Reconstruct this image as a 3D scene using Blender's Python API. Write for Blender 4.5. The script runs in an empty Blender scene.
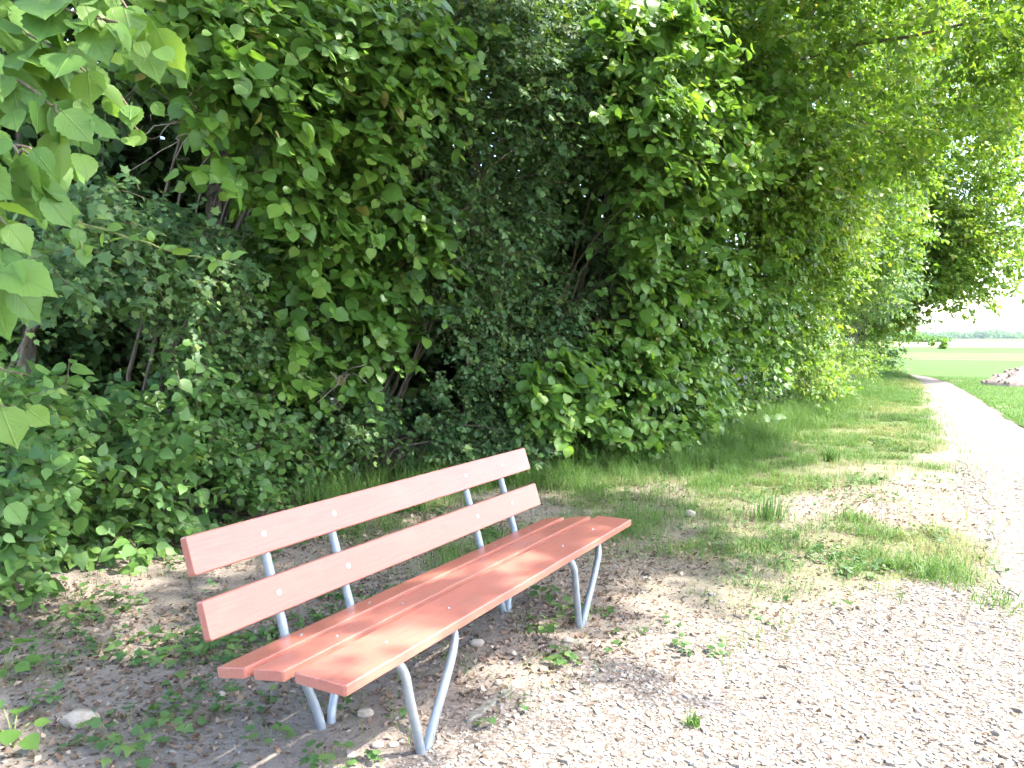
import bpy, math
import numpy as np
from mathutils import Matrix, Vector

# ------------------------------------------------------------------ camera, sky, sun, exposure
scene = bpy.context.scene
CAM_H, CAM_F, CAM_PITCH, CAM_YAW = 1.43372, 781.52, 0.058666, 0.501893
cam_data = bpy.data.cameras.new('camera')
cam_data.sensor_fit = 'HORIZONTAL'
cam_data.sensor_width = 36.0
cam_data.lens = CAM_F / 1024 * 36.0
cam_data.clip_start, cam_data.clip_end = 0.05, 9000
camera = bpy.data.objects.new('camera', cam_data)
scene.collection.objects.link(camera)
camera.location = (0, 0, CAM_H)
camera.rotation_euler = (math.pi / 2 - CAM_PITCH, 0, CAM_YAW)
scene.camera = camera

SUN_DIR = np.array([0.62, 0.22, 0.92]); SUN_DIR = SUN_DIR / np.linalg.norm(SUN_DIR)
world = bpy.data.worlds.new('World'); scene.world = world
world.use_nodes = True
wn = world.node_tree
wn.nodes.clear()
sky = wn.nodes.new('ShaderNodeTexSky')
sky.sky_type = 'NISHITA'; sky.sun_disc = False
sky.sun_elevation = math.asin(SUN_DIR[2])
sky.sun_rotation = math.atan2(SUN_DIR[0], SUN_DIR[1])
sky.air_density = 1.0; sky.dust_density = 2.2; sky.ozone_density = 1.0
bg = wn.nodes.new('ShaderNodeBackground'); bg.inputs['Strength'].default_value = 0.15
wo = wn.nodes.new('ShaderNodeOutputWorld')
wn.links.new(sky.outputs[0], bg.inputs[0]); wn.links.new(bg.outputs[0], wo.inputs[0])

sun_data = bpy.data.lights.new('sun', 'SUN')
sun_data.energy = 2.1; sun_data.angle = math.radians(0.9); sun_data.color = (1.0, 0.95, 0.87)
sun = bpy.data.objects.new('sun', sun_data); scene.collection.objects.link(sun)
sun.rotation_euler = Vector(SUN_DIR).to_track_quat('Z', 'Y').to_euler()

scene.view_settings.view_transform = 'Standard'; scene.view_settings.look = 'None'
scene.view_settings.exposure = 3.1; scene.view_settings.gamma = 1.0
scene.view_settings.use_curve_mapping = False
cy = scene.cycles
cy.max_bounces = 6; cy.diffuse_bounces = 3; cy.glossy_bounces = 2; cy.transmission_bounces = 4; cy.transparent_max_bounces = 4
cy.use_denoising = True
cy.sample_clamp_indirect = 8.0
cy.use_adaptive_sampling = True; cy.adaptive_threshold = 0.03; cy.adaptive_min_samples = 16

rng = np.random.default_rng(11)
COL = scene.collection

# ------------------------------------------------------------------ small maths
def nrm(v):
    return v / np.maximum(np.linalg.norm(v, axis=-1, keepdims=True), 1e-9)

def sm(a, b, x):
    t = np.clip((x - a) / (b - a), 0, 1); return t * t * (3 - 2 * t)

_cy, _sy = math.cos(CAM_YAW), math.sin(CAM_YAW); _cp, _sp = math.cos(CAM_PITCH), math.sin(CAM_PITCH)
C0 = np.array([0, 0, CAM_H])
FWD = np.array([-_sy * _cp, _cy * _cp, -_sp]); RGT = np.array([_cy, _sy, 0.0]); UPV = np.array([-_sy * _sp, _cy * _sp, _cp])
def view_dir(px, py):
    px = np.asarray(px, float)[..., None]; py = np.asarray(py, float)[..., None]
    return FWD + RGT * (px - 512) / CAM_F + UPV * (384 - py) / CAM_F
def project(P):
    d = P - C0; z = np.maximum(d @ FWD, 1e-3)
    return 512 + CAM_F * (d @ RGT) / z, 384 - CAM_F * (d @ UPV) / z, z
def on_ground(px, py):
    d = view_dir(px, py); return C0 + d * (-CAM_H / d[..., 2:3])
def at_depth(px, py, z):
    return C0 + view_dir(px, py) * np.asarray(z, float)[..., None]

def vnoise(x, y, seed=0):
    """smooth value noise in 2-D, 0..1"""
    x = np.asarray(x, float); y = np.asarray(y, float)
    xi = np.floor(x).astype(np.int64); yi = np.floor(y).astype(np.int64)
    fx = x - xi; fy = y - yi; fx = fx * fx * (3 - 2 * fx); fy = fy * fy * (3 - 2 * fy)
    def h(a, b):
        n = (a * 374761393 + b * 668265263 + seed * 974634777) & 0x7fffffff
        n = ((n ^ (n >> 13)) * 1274126177) & 0x7fffffff
        return ((n ^ (n >> 16)) & 0xffff) / 65535.0
    return (h(xi, yi) * (1 - fx) + h(xi + 1, yi) * fx) * (1 - fy) + (h(xi, yi + 1) * (1 - fx) + h(xi + 1, yi + 1) * fx) * fy
def fbm(x, y, seed=0, o=4):
    s = 0; a = .5; t = 0
    for k in range(o):
        s = s + a * vnoise(x * 2 ** k, y * 2 ** k, seed + k); t += a; a *= .5
    return s / t

# hedge foot line: x of its front for a y along the path
HY = np.array([-3, 0, 2.2, 3.2, 4.6, 5.8, 7, 9, 14, 20, 30, 45]); HX = np.array([-3.9, -4.0, -4.2, -4.6, -5.0, -4.9, -3.7, -3.05, -2.5, -2.1, -1.75, -1.9])
def hedge_x(y): return np.interp(y, HY, HX)
PLY = np.array([-6, 2, 4, 5.9, 9.8, 17.8, 25, 30.4, 34, 38, 45]); PLX = np.array([.5, .5, .45, .374, .218, -.075, -.4, -.72, -1.5, -4, -12])
PRX = np.array([1.9, 1.9, 1.8, 1.7, 1.5, 1.0, .55, .1, -.75, -3.0, -10.8])
def path_l(y): return np.interp(y, PLY, PLX)
def path_r(y): return np.interp(y, PLY, PRX)
def ground_z(x, y):
    x = np.asarray(x, float); y = np.asarray(y, float)
    near = 1 - sm(33, 40, np.abs(y))
    z = (fbm(x * 1.3, y * 1.3, 3, 3) - .5) * .05 + (fbm(x * 5, y * 5, 9, 2) - .5) * .012
    z = z + .12 * sm(0.2, -1.6, x - hedge_x(y))
    inp = sm(-.1, .15, x - path_l(y)) * sm(-.1, .15, path_r(y) - x)
    z = z * (1 - .75 * inp) - .02 * inp
    bench = np.exp(-(((x + 1.75) / .6) ** 2 + ((y - 2.9) / 1.6) ** 2)); z = z * (1 - .8 * bench)
    return z * near * (1 - sm(.1, .7, x - path_r(y)))
# ------------------------------------------------------------------ masks used by ground, gravel, grass
def gravel_mask(x, y):
    w = (fbm(x * 1.6, y * 1.6, 21, 4) - .5) * 1.5
    edge = np.interp(y, [-2, 1.5, 2.2, 3.4, 4.0, 4.6, 5.2, 6.0], [-2.2, -1.75, -1.62, -1.3, -.95, -.45, .1, .45])
    a = sm(-.42, .55, x - edge + w * .55)
    p = sm(-.2, .12, x - path_l(y) + w * .25) * sm(-.15, .15, path_r(y) - x)
    return np.clip(np.maximum(a * sm(6.2, 4.8, y), p), 0, 1) * sm(3.2, 2.4, x) 
def grass_mask(x, y):
    n = fbm(x * .9, y * .7, 31, 4)
    verge = sm(-.5, .25, x - hedge_x(y)) * sm(.1, -.35, x - path_l(y)) * sm(4.7, 6.6, y + .55 * x + 1.1 + (fbm(x * 1.3, y * 1.3, 35, 3) - .5) * 3.2)
    patch = sm(.40, .58, n + .3 * sm(3.0, 1.5, x - hedge_x(y)) - .05)
    clear = 1 - np.exp(-(((x + .98) / .42) ** 2 + ((y - 6.6) / .6) ** 2)) * .95
    clear2 = 1 - np.exp(-(((x + .8) / .4) ** 2 + ((y - 9.1) / .9) ** 2)) * .85
    behind = np.maximum(sm(-2.25, -2.8, x) * sm(3.3, 4.6, y), sm(-1.35, -2.1, x) * sm(4.3, 5.6, y) * sm(9.5, 8, y)) * sm(-.6, .1, x - hedge_x(y)) * sm(.30, .5, n)
    return np.clip(np.maximum(verge * patch * clear * clear2, behind * .85), 0, 1)
def straw_mask(x, y):
    n = fbm(x * 1.4, y * 1.4, 41, 3)
    return np.clip(sm(-3.2, -1.6, x) * sm(.35, .6, n + .15), 0, 1) * sm(3.4, 5.0, y + .6 * x + 1)

# ------------------------------------------------------------------ object helpers
def link(o, parent=None):
    COL.objects.link(o)
    if parent is not None: o.parent = parent
    return o
def tag(o, label=None, cat=None, group=None, kind=None):
    if label: o['label'] = label
    if cat: o['category'] = cat
    if group: o['group'] = group
    if kind: o['kind'] = kind
    return o
def empty(name, loc, label=None, cat=None, group=None):
    o = bpy.data.objects.new(name, None); o.location = Vector([float(c) for c in loc]); o.empty_display_size = .1
    link(o); return tag(o, label, cat, group)
def mesh(name, V, tris=None, quads=None, mat=None, attrs=None, smooth=True):
    me = bpy.data.meshes.new(name)
    V = np.asarray(V, np.float32); nt = 0 if tris is None else len(tris); nq = 0 if quads is None else len(quads)
    me.vertices.add(len(V)); me.vertices.foreach_set('co', V.ravel())
    parts = []
    if nt: parts.append(np.asarray(tris, np.int32).ravel())
    if nq: parts.append(np.asarray(quads, np.int32).ravel())
    li = np.concatenate(parts)
    me.loops.add(len(li)); me.loops.foreach_set('vertex_index', li)
    me.polygons.add(nt + nq)
    me.polygons.foreach_set('loop_start', np.concatenate([np.arange(nt) * 3, nt * 3 + np.arange(nq) * 4]).astype(np.int32))
    me.polygons.foreach_set('loop_total', np.concatenate([np.full(nt, 3), np.full(nq, 4)]).astype(np.int32))
    for k, (typ, data) in (attrs or {}).items():
        a = me.attributes.new(k, typ, 'POINT'); data = np.asarray(data, np.float32)
        a.data.foreach_set({'FLOAT': 'value', 'FLOAT2': 'vector', 'FLOAT_COLOR': 'color', 'FLOAT_VECTOR': 'vector'}[typ], data.ravel())
    me.update(calc_edges=True)
    if not smooth: me.shade_flat()
    if mat: me.materials.append(mat)
    return me
def mobj(name, me, parent=None, loc=None):
    o = bpy.data.objects.new(name, me)
    if loc is not None: o.location = Vector([float(c) for c in loc])
    return link(o, parent)

# ------------------------------------------------------------------ materials
def new_mat(name):
    m = bpy.data.materials.new(name); m.use_nodes = True
    nt = m.node_tree; nt.nodes.clear()
    out = nt.nodes.new('ShaderNodeOutputMaterial')
    return m, nt, out
class N:
    def __init__(s, nt): s.nt = nt
    def __call__(s, typ, **kw):
        n = s.nt.nodes.new('ShaderNode' + typ)
        ins = kw.pop('i', {})
        for k, v in kw.items(): setattr(n, k, v)
        for k, v in ins.items():
            if hasattr(v, 'is_linked') or isinstance(v, bpy.types.NodeSocket): s.nt.links.new(v, n.inputs[k])
            else: n.inputs[k].default_value = v
        return n
    def ramp(s, fac, stops, interp='LINEAR'):
        n = s.nt.nodes.new('ShaderNodeValToRGB'); cr = n.color_ramp; cr.interpolation = interp
        while len(cr.elements) < len(stops): cr.elements.new(.5)
        for e, (p, c) in zip(cr.elements, stops):
            e.position = p; e.color = (*c, 1) if len(c) == 3 else c
        s.nt.links.new(fac, n.inputs[0]); return n.outputs[0]
    def mix(s, fac, a, b, mode='MIX'):
        n = s.nt.nodes.new('ShaderNodeMix'); n.data_type = 'RGBA'; n.blend_type = mode
        for k, v in ((0, fac), (6, a), (7, b)):
            if isinstance(v, bpy.types.NodeSocket): s.nt.links.new(v, n.inputs[k])
            else: n.inputs[k].default_value = v if k == 0 else ((*v, 1) if len(v) == 3 else v)
        return n.outputs[2]
    def math(s, op, a, b=None):
        n = s.nt.nodes.new('ShaderNodeMath'); n.operation = op
        for k, v in ((0, a), (1, b)):
            if v is None: continue
            if isinstance(v, bpy.types.NodeSocket): s.nt.links.new(v, n.inputs[k])
            else: n.inputs[k].default_value = v
        return n.outputs[0]
    def noise(s, scale, detail=3, rough=.55, vec=None, out=0):
        n = s('TexNoise', i={'Scale': scale, 'Detail': detail, 'Roughness': rough})
        if vec is not None: s.nt.links.new(vec, n.inputs['Vector'])
        return n.outputs[out]

def leaf_material(name, stops, rough=.42, trans=.42, veins=False, tr_gain=(1.25, 1.2, .55)):
    """leaf: glossy skin over a diffuse blade, plus light passing through. Colour varies leaf by leaf (attribute tint)."""
    m, nt, out = new_mat(name); n = N(nt)
    tint = n('Attribute', attribute_name='tint').outputs['Fac']
    col = n.ramp(tint, stops)
    bump = None
    if veins:
        uv = n('Attribute', attribute_name='luv').outputs['Vector']
        sep = n('SeparateXYZ', i={0: uv})
        ax = n.math('ABSOLUTE', sep.outputs[0])
        side = n.math('SUBTRACT', sep.outputs[1], n.math('MULTIPLY', ax, .9))
        w = n.math('ABSOLUTE', n.math('SINE', n.math('MULTIPLY', side, 28.0)))
        vein = n.ramp(w, [(0.0, (1, 1, 1)), (.22, (0, 0, 0))])
        mid = n.ramp(ax, [(0.0, (1, 1, 1)), (.035, (0, 0, 0))])
        vv = n.math('MAXIMUM', vein, mid)
        col = n.mix(n.math('MULTIPLY', vv, .28), col, (.16, .26, .07))
        bump = n('Bump', i={'Height': vv, 'Strength': .5, 'Distance': .003}).outputs[0]
    p = n('BsdfPrincipled', i={'Base Color': col, 'Roughness': rough, 'Specular IOR Level': .38})
    if bump: nt.links.new(bump, p.inputs['Normal'])
    tc = n.mix(1.0, col, (*tr_gain, 1), 'MULTIPLY')
    t = n('BsdfTranslucent', i={'Color': tc})
    mx = n('MixShader', i={0: trans, 1: p.outputs[0], 2: t.outputs[0]})
    nt.links.new(mx.outputs[0], out.inputs[0])
    return m

M = {}
M['hazel'] = leaf_material('hazel_leaf', [(0, (.055, .125, .025)), (.45, (.105, .215, .04)), (.8, (.15, .275, .048)), (.97, (.20, .31, .055)), (1, (.28, .26, .09))], trans=.48)
M['hazel_near'] = leaf_material('hazel_leaf_near', [(0, (.065, .14, .032)), (.5, (.105, .21, .045)), (.85, (.15, .265, .055)), (.97, (.19, .29, .06)), (1, (.28, .25, .10))], veins=True, trans=.48)
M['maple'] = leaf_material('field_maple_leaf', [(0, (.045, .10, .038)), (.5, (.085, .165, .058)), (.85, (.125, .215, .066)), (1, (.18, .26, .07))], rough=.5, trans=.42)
M['bramble'] = leaf_material('bramble_leaf', [(0, (.052, .12, .034)), (.5, (.098, .20, .052)), (.85, (.138, .255, .06)), (1, (.20, .28, .07))], rough=.45, trans=.44)
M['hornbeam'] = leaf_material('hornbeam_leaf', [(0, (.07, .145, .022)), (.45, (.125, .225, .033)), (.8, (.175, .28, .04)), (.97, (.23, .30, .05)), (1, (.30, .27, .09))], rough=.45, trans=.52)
M['ivy'] = leaf_material('ivy_leaf', [(0, (.022, .055, .018)), (.6, (.045, .10, .03)), (1, (.09, .15, .045))], rough=.35, trans=.25)
M['grass'] = leaf_material('grass_blade', [(0, (.06, .135, .028)), (.5, (.10, .20, .042)), (.8, (.155, .23, .058)), (.9, (.24, .24, .10)), (1, (.36, .31, .18))], rough=.55, trans=.4, tr_gain=(1.1, 1.1, .7))
M['weed'] = leaf_material('weed_leaf', [(0, (.05, .11, .035)), (.5, (.085, .165, .05)), (1, (.14, .22, .06))], rough=.5, trans=.35)
M['litter'] = leaf_material('dead_leaf', [(0, (.075, .045, .03)), (.35, (.16, .105, .07)), (.7, (.27, .195, .14)), (1, (.42, .33, .25))], rough=.75, trans=.12, tr_gain=(1, .9, .8))

def bark_mat(name, c1, c2, scale=18):
    m, nt, out = new_mat(name); n = N(nt)
    tc = n('TexCoord').outputs['Object']
    mp = n('Mapping', i={0: tc, 'Scale': (1, 1, .25)}).outputs[0]
    a = n.noise(scale, 5, .65, mp)
    col = n.ramp(a, [(.3, c1), (.7, c2)])
    b = n('Bump', i={'Height': a, 'Strength': .8, 'Distance': .02}).outputs[0]
    p = n('BsdfPrincipled', i={'Base Color': col, 'Roughness': .85, 'Normal': b})
    nt.links.new(p.outputs[0], out.inputs[0]); return m
M['bark'] = bark_mat('tree_bark', (.055, .042, .03), (.16, .125, .09))
M['twig'] = bark_mat('twig_bark', (.10, .075, .05), (.24, .18, .125), 40)
M['green_twig'] = bark_mat('green_twig', (.13, .15, .05), (.22, .23, .08), 40)
M['dead_twig'] = bark_mat('dead_twig', (.20, .16, .12), (.36, .30, .24), 40)

def stone_mat(name, stops, bump=.4, scale=40, use_tint=True):
    m, nt, out = new_mat(name); n = N(nt)
    g = n('NewGeometry').outputs['Position']
    a = n.noise(scale, 4, .6, g)
    if use_tint:
        t = n('Attribute', attribute_name='tint').outputs['Fac']
        fac = n.math('ADD', n.math('MULTIPLY', t, .75), n.math('MULTIPLY', a, .3))
    else: fac = a
    col = n.ramp(fac, stops)
    b = n('Bump', i={'Height': a, 'Strength': bump, 'Distance': .006}).outputs[0]
    p = n('BsdfPrincipled', i={'Base Color': col, 'Roughness': .85, 'Normal': b, 'Specular IOR Level': .25})
    nt.links.new(p.outputs[0], out.inputs[0]); return m
M['pebble'] = stone_mat('limestone_pebble', [(.1, (.095, .07, .053)), (.4, (.20, .168, .138)), (.75, (.30, .265, .23)), (1, (.44, .405, .37))], use_tint=True)
M['stone'] = stone_mat('pale_limestone', [(.25, (.24, .195, .15)), (.55, (.36, .305, .245)), (.8, (.45, .395, .33))], use_tint=False, scale=25)
M['concrete'] = stone_mat('weathered_concrete', [(.3, (.10, .095, .07)), (.55, (.22, .21, .175)), (.8, (.33, .32, .28))], use_tint=False, scale=30)
M['rubble'] = stone_mat('pink_rubble', [(.25, (.14, .10, .08)), (.5, (.235, .185, .158)), (.8, (.32, .27, .24))], use_tint=False, scale=9, bump=1.0)

def ground_mat():
    m, nt, out = new_mat('ground_soil'); n = N(nt)
    pos = n('NewGeometry').outputs['Position']
    mk = n('Attribute', attribute_name='mask').outputs['Color']
    sep = n('SeparateColor', i={0: mk})
    gr, gs, st = sep.outputs[0], sep.outputs[1], sep.outputs[2]
    n1 = n.noise(3.0, 6, .65, pos); n2 = n.noise(45, 4, .6, pos); n3 = n.noise(160, 3, .6, pos)
    dirt = n.mix(n2, (.11, .092, .075), (.25, .215, .18))
    dirt = n.mix(n.math('MULTIPLY', n3, .5), dirt, (.27, .22, .18))
    v = n('TexVoronoi', i={'Vector': pos, 'Scale': 70.0}); 
    gravel = n.ramp(v.outputs['Color'], [(.15, (.10, .077, .06)), (.5, (.175, .145, .118)), (.9, (.26, .226, .194))])
    grass = n.mix(n2, (.06, .085, .028), (.17, .175, .07))
    straw = n.mix(n3, (.13, .108, .075), (.26, .228, .165))
    c = n.mix(n.math('MULTIPLY', st, n.ramp(n2, [(.35, (0, 0, 0)), (.6, (1, 1, 1))])), dirt, straw)
    c = n.mix(n.math('MULTIPLY', gs, n.ramp(n.math('ADD', n1, n.math('MULTIPLY', n2, .3)), [(.42, (.25, .25, .25)), (.68, (1, 1, 1))])), c, grass)
    c = n.mix(n.ramp(n.math('ADD', gr, n.math('MULTIPLY', n.math('SUBTRACT', n2, .5), .9)), [(.38, (0, 0, 0)), (.62, (1, 1, 1))]), c, gravel)
    h = n.math('ADD', n.math('MULTIPLY', v.outputs['Distance'], -.4), n2)
    b = n('Bump', i={'Height': h, 'Strength': .7, 'Distance': .012}).outputs[0]
    p = n('BsdfPrincipled', i={'Base Color': c, 'Roughness': .9, 'Normal': b, 'Specular IOR Level': .2})
    nt.links.new(p.outputs[0], out.inputs[0]); return m
def path_mat():
    m, nt, out = new_mat('path_gravel'); n = N(nt)
    pos = n('NewGeometry').outputs['Position']
    v = n('TexVoronoi', i={'Vector': pos, 'Scale': 60.0})
    n1 = n.noise(1.6, 5, .6, pos); n2 = n.noise(30, 4, .6, pos)
    c = n.ramp(v.outputs['Color'], [(.1, (.085, .068, .054)), (.5, (.145, .125, .105)), (.95, (.215, .193, .17))])
    c = n.mix(n.ramp(n1, [(.45, (0, 0, 0)), (.75, (.7, .7, .7))]), c, (.125, .103, .083))
    b = n('Bump', i={'Height': n.math('ADD', n2, n.math('MULTIPLY', v.outputs['Distance'], -.5)), 'Strength': .5, 'Distance': .01}).outputs[0]
    p = n('BsdfPrincipled', i={'Base Color': c, 'Roughness': .9, 'Normal': b, 'Specular IOR Level': .2})
    nt.links.new(p.outputs[0], out.inputs[0]); return m
def field_mat(name, a, b_, c_, sc):
    m, nt, out = new_mat(name); n = N(nt)
    pos = n('NewGeometry').outputs['Position']
    mp = n('Mapping', i={0: pos, 'Scale': (.25, 1, 1)}).outputs[0]
    n1 = n.noise(sc, 6, .6, mp); n2 = n.noise(9, 4, .6, pos)
    c = n.mix(n.ramp(n1, [(.35, (0, 0, 0)), (.65, (1, 1, 1))]), a, b_)
    c = n.mix(n.ramp(n2, [(.45, (0, 0, 0)), (.8, (.8, .8, .8))]), c, c_)
    bm = n('Bump', i={'Height': n2, 'Strength': .6, 'Distance': .05}).outputs[0]
    p = n('BsdfPrincipled', i={'Base Color': c, 'Roughness': .9, 'Normal': bm, 'Specular IOR Level': .15})
    nt.links.new(p.outputs[0], out.inputs[0]); return m
def wood_mat():
    m, nt, out = new_mat('red_brown_glazed_wood'); n = N(nt)
    tc = n('TexCoord').outputs['Object']
    mp = n('Mapping', i={0: tc, 'Scale': (22, 1.2, 22)}).outputs[0]
    g = n.noise(6, 5, .6, mp); bl = n.noise(5, 4, .6, tc); sp = n.noise(120, 3, .6, tc)
    c = n.mix(n.ramp(g, [(.3, (0, 0, 0)), (.7, (1, 1, 1))]), (.345, .115, .08), (.41, .15, .108))
    c = n.mix(n.ramp(bl, [(.45, (0, 0, 0)), (.75, (.55, .55, .55))]), c, (.36, .17, .125))
    st = n.noise(1.7, 6, .7, n('Mapping', i={0: tc, 'Scale': (6, 1, 6)}).outputs[0]); c = n.mix(n.ramp(st, [(.52, (0, 0, 0)), (.70, (.38, .38, .38))]), c, (.235, .105, .075))
    c = n.mix(n.ramp(sp, [(.66, (0, 0, 0)), (.73, (.4, .4, .4))]), c, (.42, .28, .22))
    r = n.math('ADD', n.math('MULTIPLY', bl, .25), .22)
    b = n('Bump', i={'Height': n.math('ADD', g, n.math('MULTIPLY', sp, .4)), 'Strength': .16, 'Distance': .002}).outputs[0]
    p = n('BsdfPrincipled', i={'Base Color': c, 'Roughness': r, 'Normal': b, 'Specular IOR Level': .5})
    nt.links.new(p.outputs[0], out.inputs[0]); return m
def zinc_mat():
    m, nt, out = new_mat('galvanised_steel'); n = N(nt)
    tc = n('TexCoord').outputs['Object']
    a = n.noise(35, 4, .6, tc); r = n.noise(9, 4, .6, tc)
    c = n.mix(a, (.21, .24, .27), (.35, .385, .42))
    p = n('BsdfPrincipled', i={'Base Color': c, 'Roughness': n.math('ADD', n.math('MULTIPLY', r, .3), .35), 'Metallic': .55})
    nt.links.new(p.outputs[0], out.inputs[0]); return m
M['ground'] = ground_mat(); M['path'] = path_mat()
M['field'] = field_mat('meadow_grass', (.042, .088, .014), (.062, .112, .02), (.09, .122, .03), .35)
M['meadow_pale'] = field_mat('mown_grass', (.078, .13, .03), (.098, .145, .038), (.07, .125, .03), .3)
M['wheat'] = field_mat('ripening_wheat', (.19, .185, .085), (.23, .205, .105), (.21, .20, .11), .1)
M['wood'] = wood_mat(); M['zinc'] = zinc_mat(); M['bolt'] = stone_mat('bright_zinc', [(.2, (.55, .56, .57)), (.8, (.75, .76, .77))], use_tint=False)
M['bolt'].node_tree.nodes['Principled BSDF'].inputs['Roughness'].default_value = .35

# ------------------------------------------------------------------ the setting
def axis_spacing(lo, hi, fine_lo, fine_hi, step, grow=1.22):
    a = list(np.arange(fine_lo, fine_hi, step)); s = step; x = a[-1]
    while x < hi: s *= grow; x += s; a.append(min(x, hi))
    s = step; x = a[0]; pre = []
    while x > lo: s *= grow; x -= s; pre.append(max(x, lo))
    return np.array(pre[::-1] + a)
def sheet(name, xs, ys, zoff, mat, masks=False):
    X, Y = np.meshgrid(xs, ys); Z = ground_z(X, Y) + zoff
    V = np.stack([X, Y, Z], -1).reshape(-1, 3); nx, ny = len(xs), len(ys)
    i = (np.arange(ny - 1)[:, None] * nx + np.arange(nx - 1)[None]).ravel()
    Q = np.stack([i, i + 1, i + 1 + nx, i + nx], 1)
    at = None
    if masks:
        x, y = V[:, 0], V[:, 1]
        at = {'mask': ('FLOAT_COLOR', np.stack([gravel_mask(x, y), grass_mask(x, y), straw_mask(x, y), np.ones(len(x))], 1))}
    return mobj(name, mesh(name, V, quads=Q, mat=mat, attrs=at))
g = sheet('ground', axis_spacing(-4000, 4000, -6, 2.4, .075), axis_spacing(-300, 6000, 0, 11, .075), 0, M['ground'], True)
tag(g, kind='structure')

def strip(name, yl, xl, xr, zoff, mat, nx=14, wob=0.0):
    """sheet between two edge lines that follows the ground"""
    Y = np.repeat(np.asarray(yl)[:, None], nx, 1); t = np.linspace(0, 1, nx)[None]
    L = np.asarray(xl)[:, None] + wob * (fbm(np.asarray(yl)[:, None] * 1.5, 0, 5) - .5); Rr = np.asarray(xr)[:, None] + wob * (fbm(np.asarray(yl)[:, None] * 1.5, 7, 6) - .5)
    X = L * (1 - t) + Rr * t; Z = ground_z(X, Y) + zoff
    V = np.stack([X, Y, Z], -1).reshape(-1, 3); ny = len(yl)
    i = (np.arange(ny - 1)[:, None] * nx + np.arange(nx - 1)[None]).ravel()
    return tag(mobj(name, mesh(name, V, quads=np.stack([i, i + 1, i + 1 + nx, i + nx], 1), mat=mat)), kind='structure')
py_ = np.concatenate([np.arange(-3, 12, .08), np.arange(12, 45, .2)])
strip('path', py_, path_l(py_) + .05, path_r(py_), .006, M['path'], 18, .35)
fy = np.concatenate([np.arange(-3, 38, .25), np.arange(38, 60, 1.0)])
fl = np.where(fy < 30, path_r(fy) + .05, np.interp(fy, [30, 33, 36, 40, 48, 60], [.12, -.3, -2.0, -6, -30, -60]))
strip('field', fy, fl, np.full_like(fy, 90.0), .012, M['field'], 60, .3)
fy2 = np.array([60, 66, 72, 80, 88]); strip('mown_meadow', fy2, -100 + 0 * fy2, 160 + 0 * fy2, .008, M['meadow_pale'], 24)
fy3 = np.array([88, 110, 140]); strip('far_meadow', fy3, -140 + 0 * fy3, 260 + 0 * fy3, .004, M['field'], 12)
fy4 = np.array([140, 200, 300, 420]); strip('wheat_field', fy4, -300 + 0 * fy4, 600 + 0 * fy4, .02, M['wheat'], 12)
fy5 = np.array([420, 900, 1800, 4500]); strip('far_field', fy5, -1500 + 0 * fy5, 2600 + 0 * fy5, .05, M['meadow_pale'], 12)

# ------------------------------------------------------------------ leaf templates: x = width, y = length 0..1, z = face normal
def leaf_grid(rows, width, cols, curl, fold, serr=0.0, seed=0):
    r = np.random.default_rng(seed)
    t = np.linspace(0, 1, rows) if rows > 7 else np.interp(np.linspace(0, 1, rows), [0, .25, .5, .75, 1], [0, .16, .46, .8, 1])
    w = width(t)
    if serr: w = w * (1 + serr * (np.arange(rows) % 2 * 2 - 1))
    w[0] = min(w[0], .02); w[-1] = .004
    u = np.linspace(-1, 1, cols)
    X = w[:, None] * u[None]; Yy = np.repeat(t[:, None], cols, 1) + (np.abs(u)[None] ** 1.5) * (-.05) * (1 - t[:, None])
    Z = -curl * (t[:, None] ** 2) + fold * np.abs(X) + .02 * np.sin(t[:, None] * 9 + u[None] * 3 + seed) * np.abs(u)[None]
    V = np.stack([X, Yy, Z], -1).reshape(-1, 3); i = (np.arange(rows - 1)[:, None] * cols + np.arange(cols - 1)[None]).ravel()
    Q = np.stack([i, i + 1, i + 1 + cols, i + cols], 1)
    T = np.concatenate([Q[:, [0, 1, 2]], Q[:, [0, 2, 3]]])
    return V, T
def w_hazel(t): return np.interp(t, [q[0] for q in O_HAZEL_W], [q[1] for q in O_HAZEL_W])
O_HAZEL_W = [(0, .03), (.05, .24), (.14, .36), (.27, .43), (.4, .455), (.52, .44), (.64, .37), (.74, .27), (.80, .18), (.86, .10), (.93, .045), (1, .004)]
def w_ovate(t): return .30 * np.clip(np.sin(np.pi * np.clip(t, 0, 1) ** .75), 0, 1) ** .85
def w_round(t): return .40 * np.clip(np.sin(np.pi * np.clip(t, 0, 1) ** .66), 0, 1) ** .75
def outline(tw, curl, fold, seed=0):
    """leaf from explicit (length, half width) pairs, folded along the midrib"""
    r = np.random.default_rng(seed); V = []
    for t, w in tw:
        a, c_ = w * r.uniform(.9, 1.1), w * r.uniform(.9, 1.1); y2 = -.10 * w / .45 * (1 - t) ** 2
        V += [(-a, t + y2, -curl * t * t + fold * a), (0, t, -curl * t * t), (c_, t + y2, -curl * t * t + fold * c_)]
    m = len(tw); T = []
    for k in range(m - 1):
        i = k * 3
        T += [[i, i + 1, i + 4], [i, i + 4, i + 3], [i + 1, i + 2, i + 5], [i + 1, i + 5, i + 4]]
    return np.array(V, float), np.array(T)
O_HAZEL = [(0, .03), (.05, .27), (.27, .44), (.52, .43), (.74, .27), (.86, .10), (1, .004)]
O_ROUND = [(0, .02), (.10, .24), (.33, .37), (.58, .31), (.80, .14), (1, .004)]
def fan(pts, z, fold=.12):
    pts = np.array(pts, float)
    V = np.concatenate([[[0, .38, 0]], np.column_stack([pts, np.abs(pts[:, 0]) * fold + z * pts[:, 1] ** 2])])
    n = len(pts); T = np.array([[0, 1 + k, 1 + (k + 1) % n] for k in range(n)])
    return V, T
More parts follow.
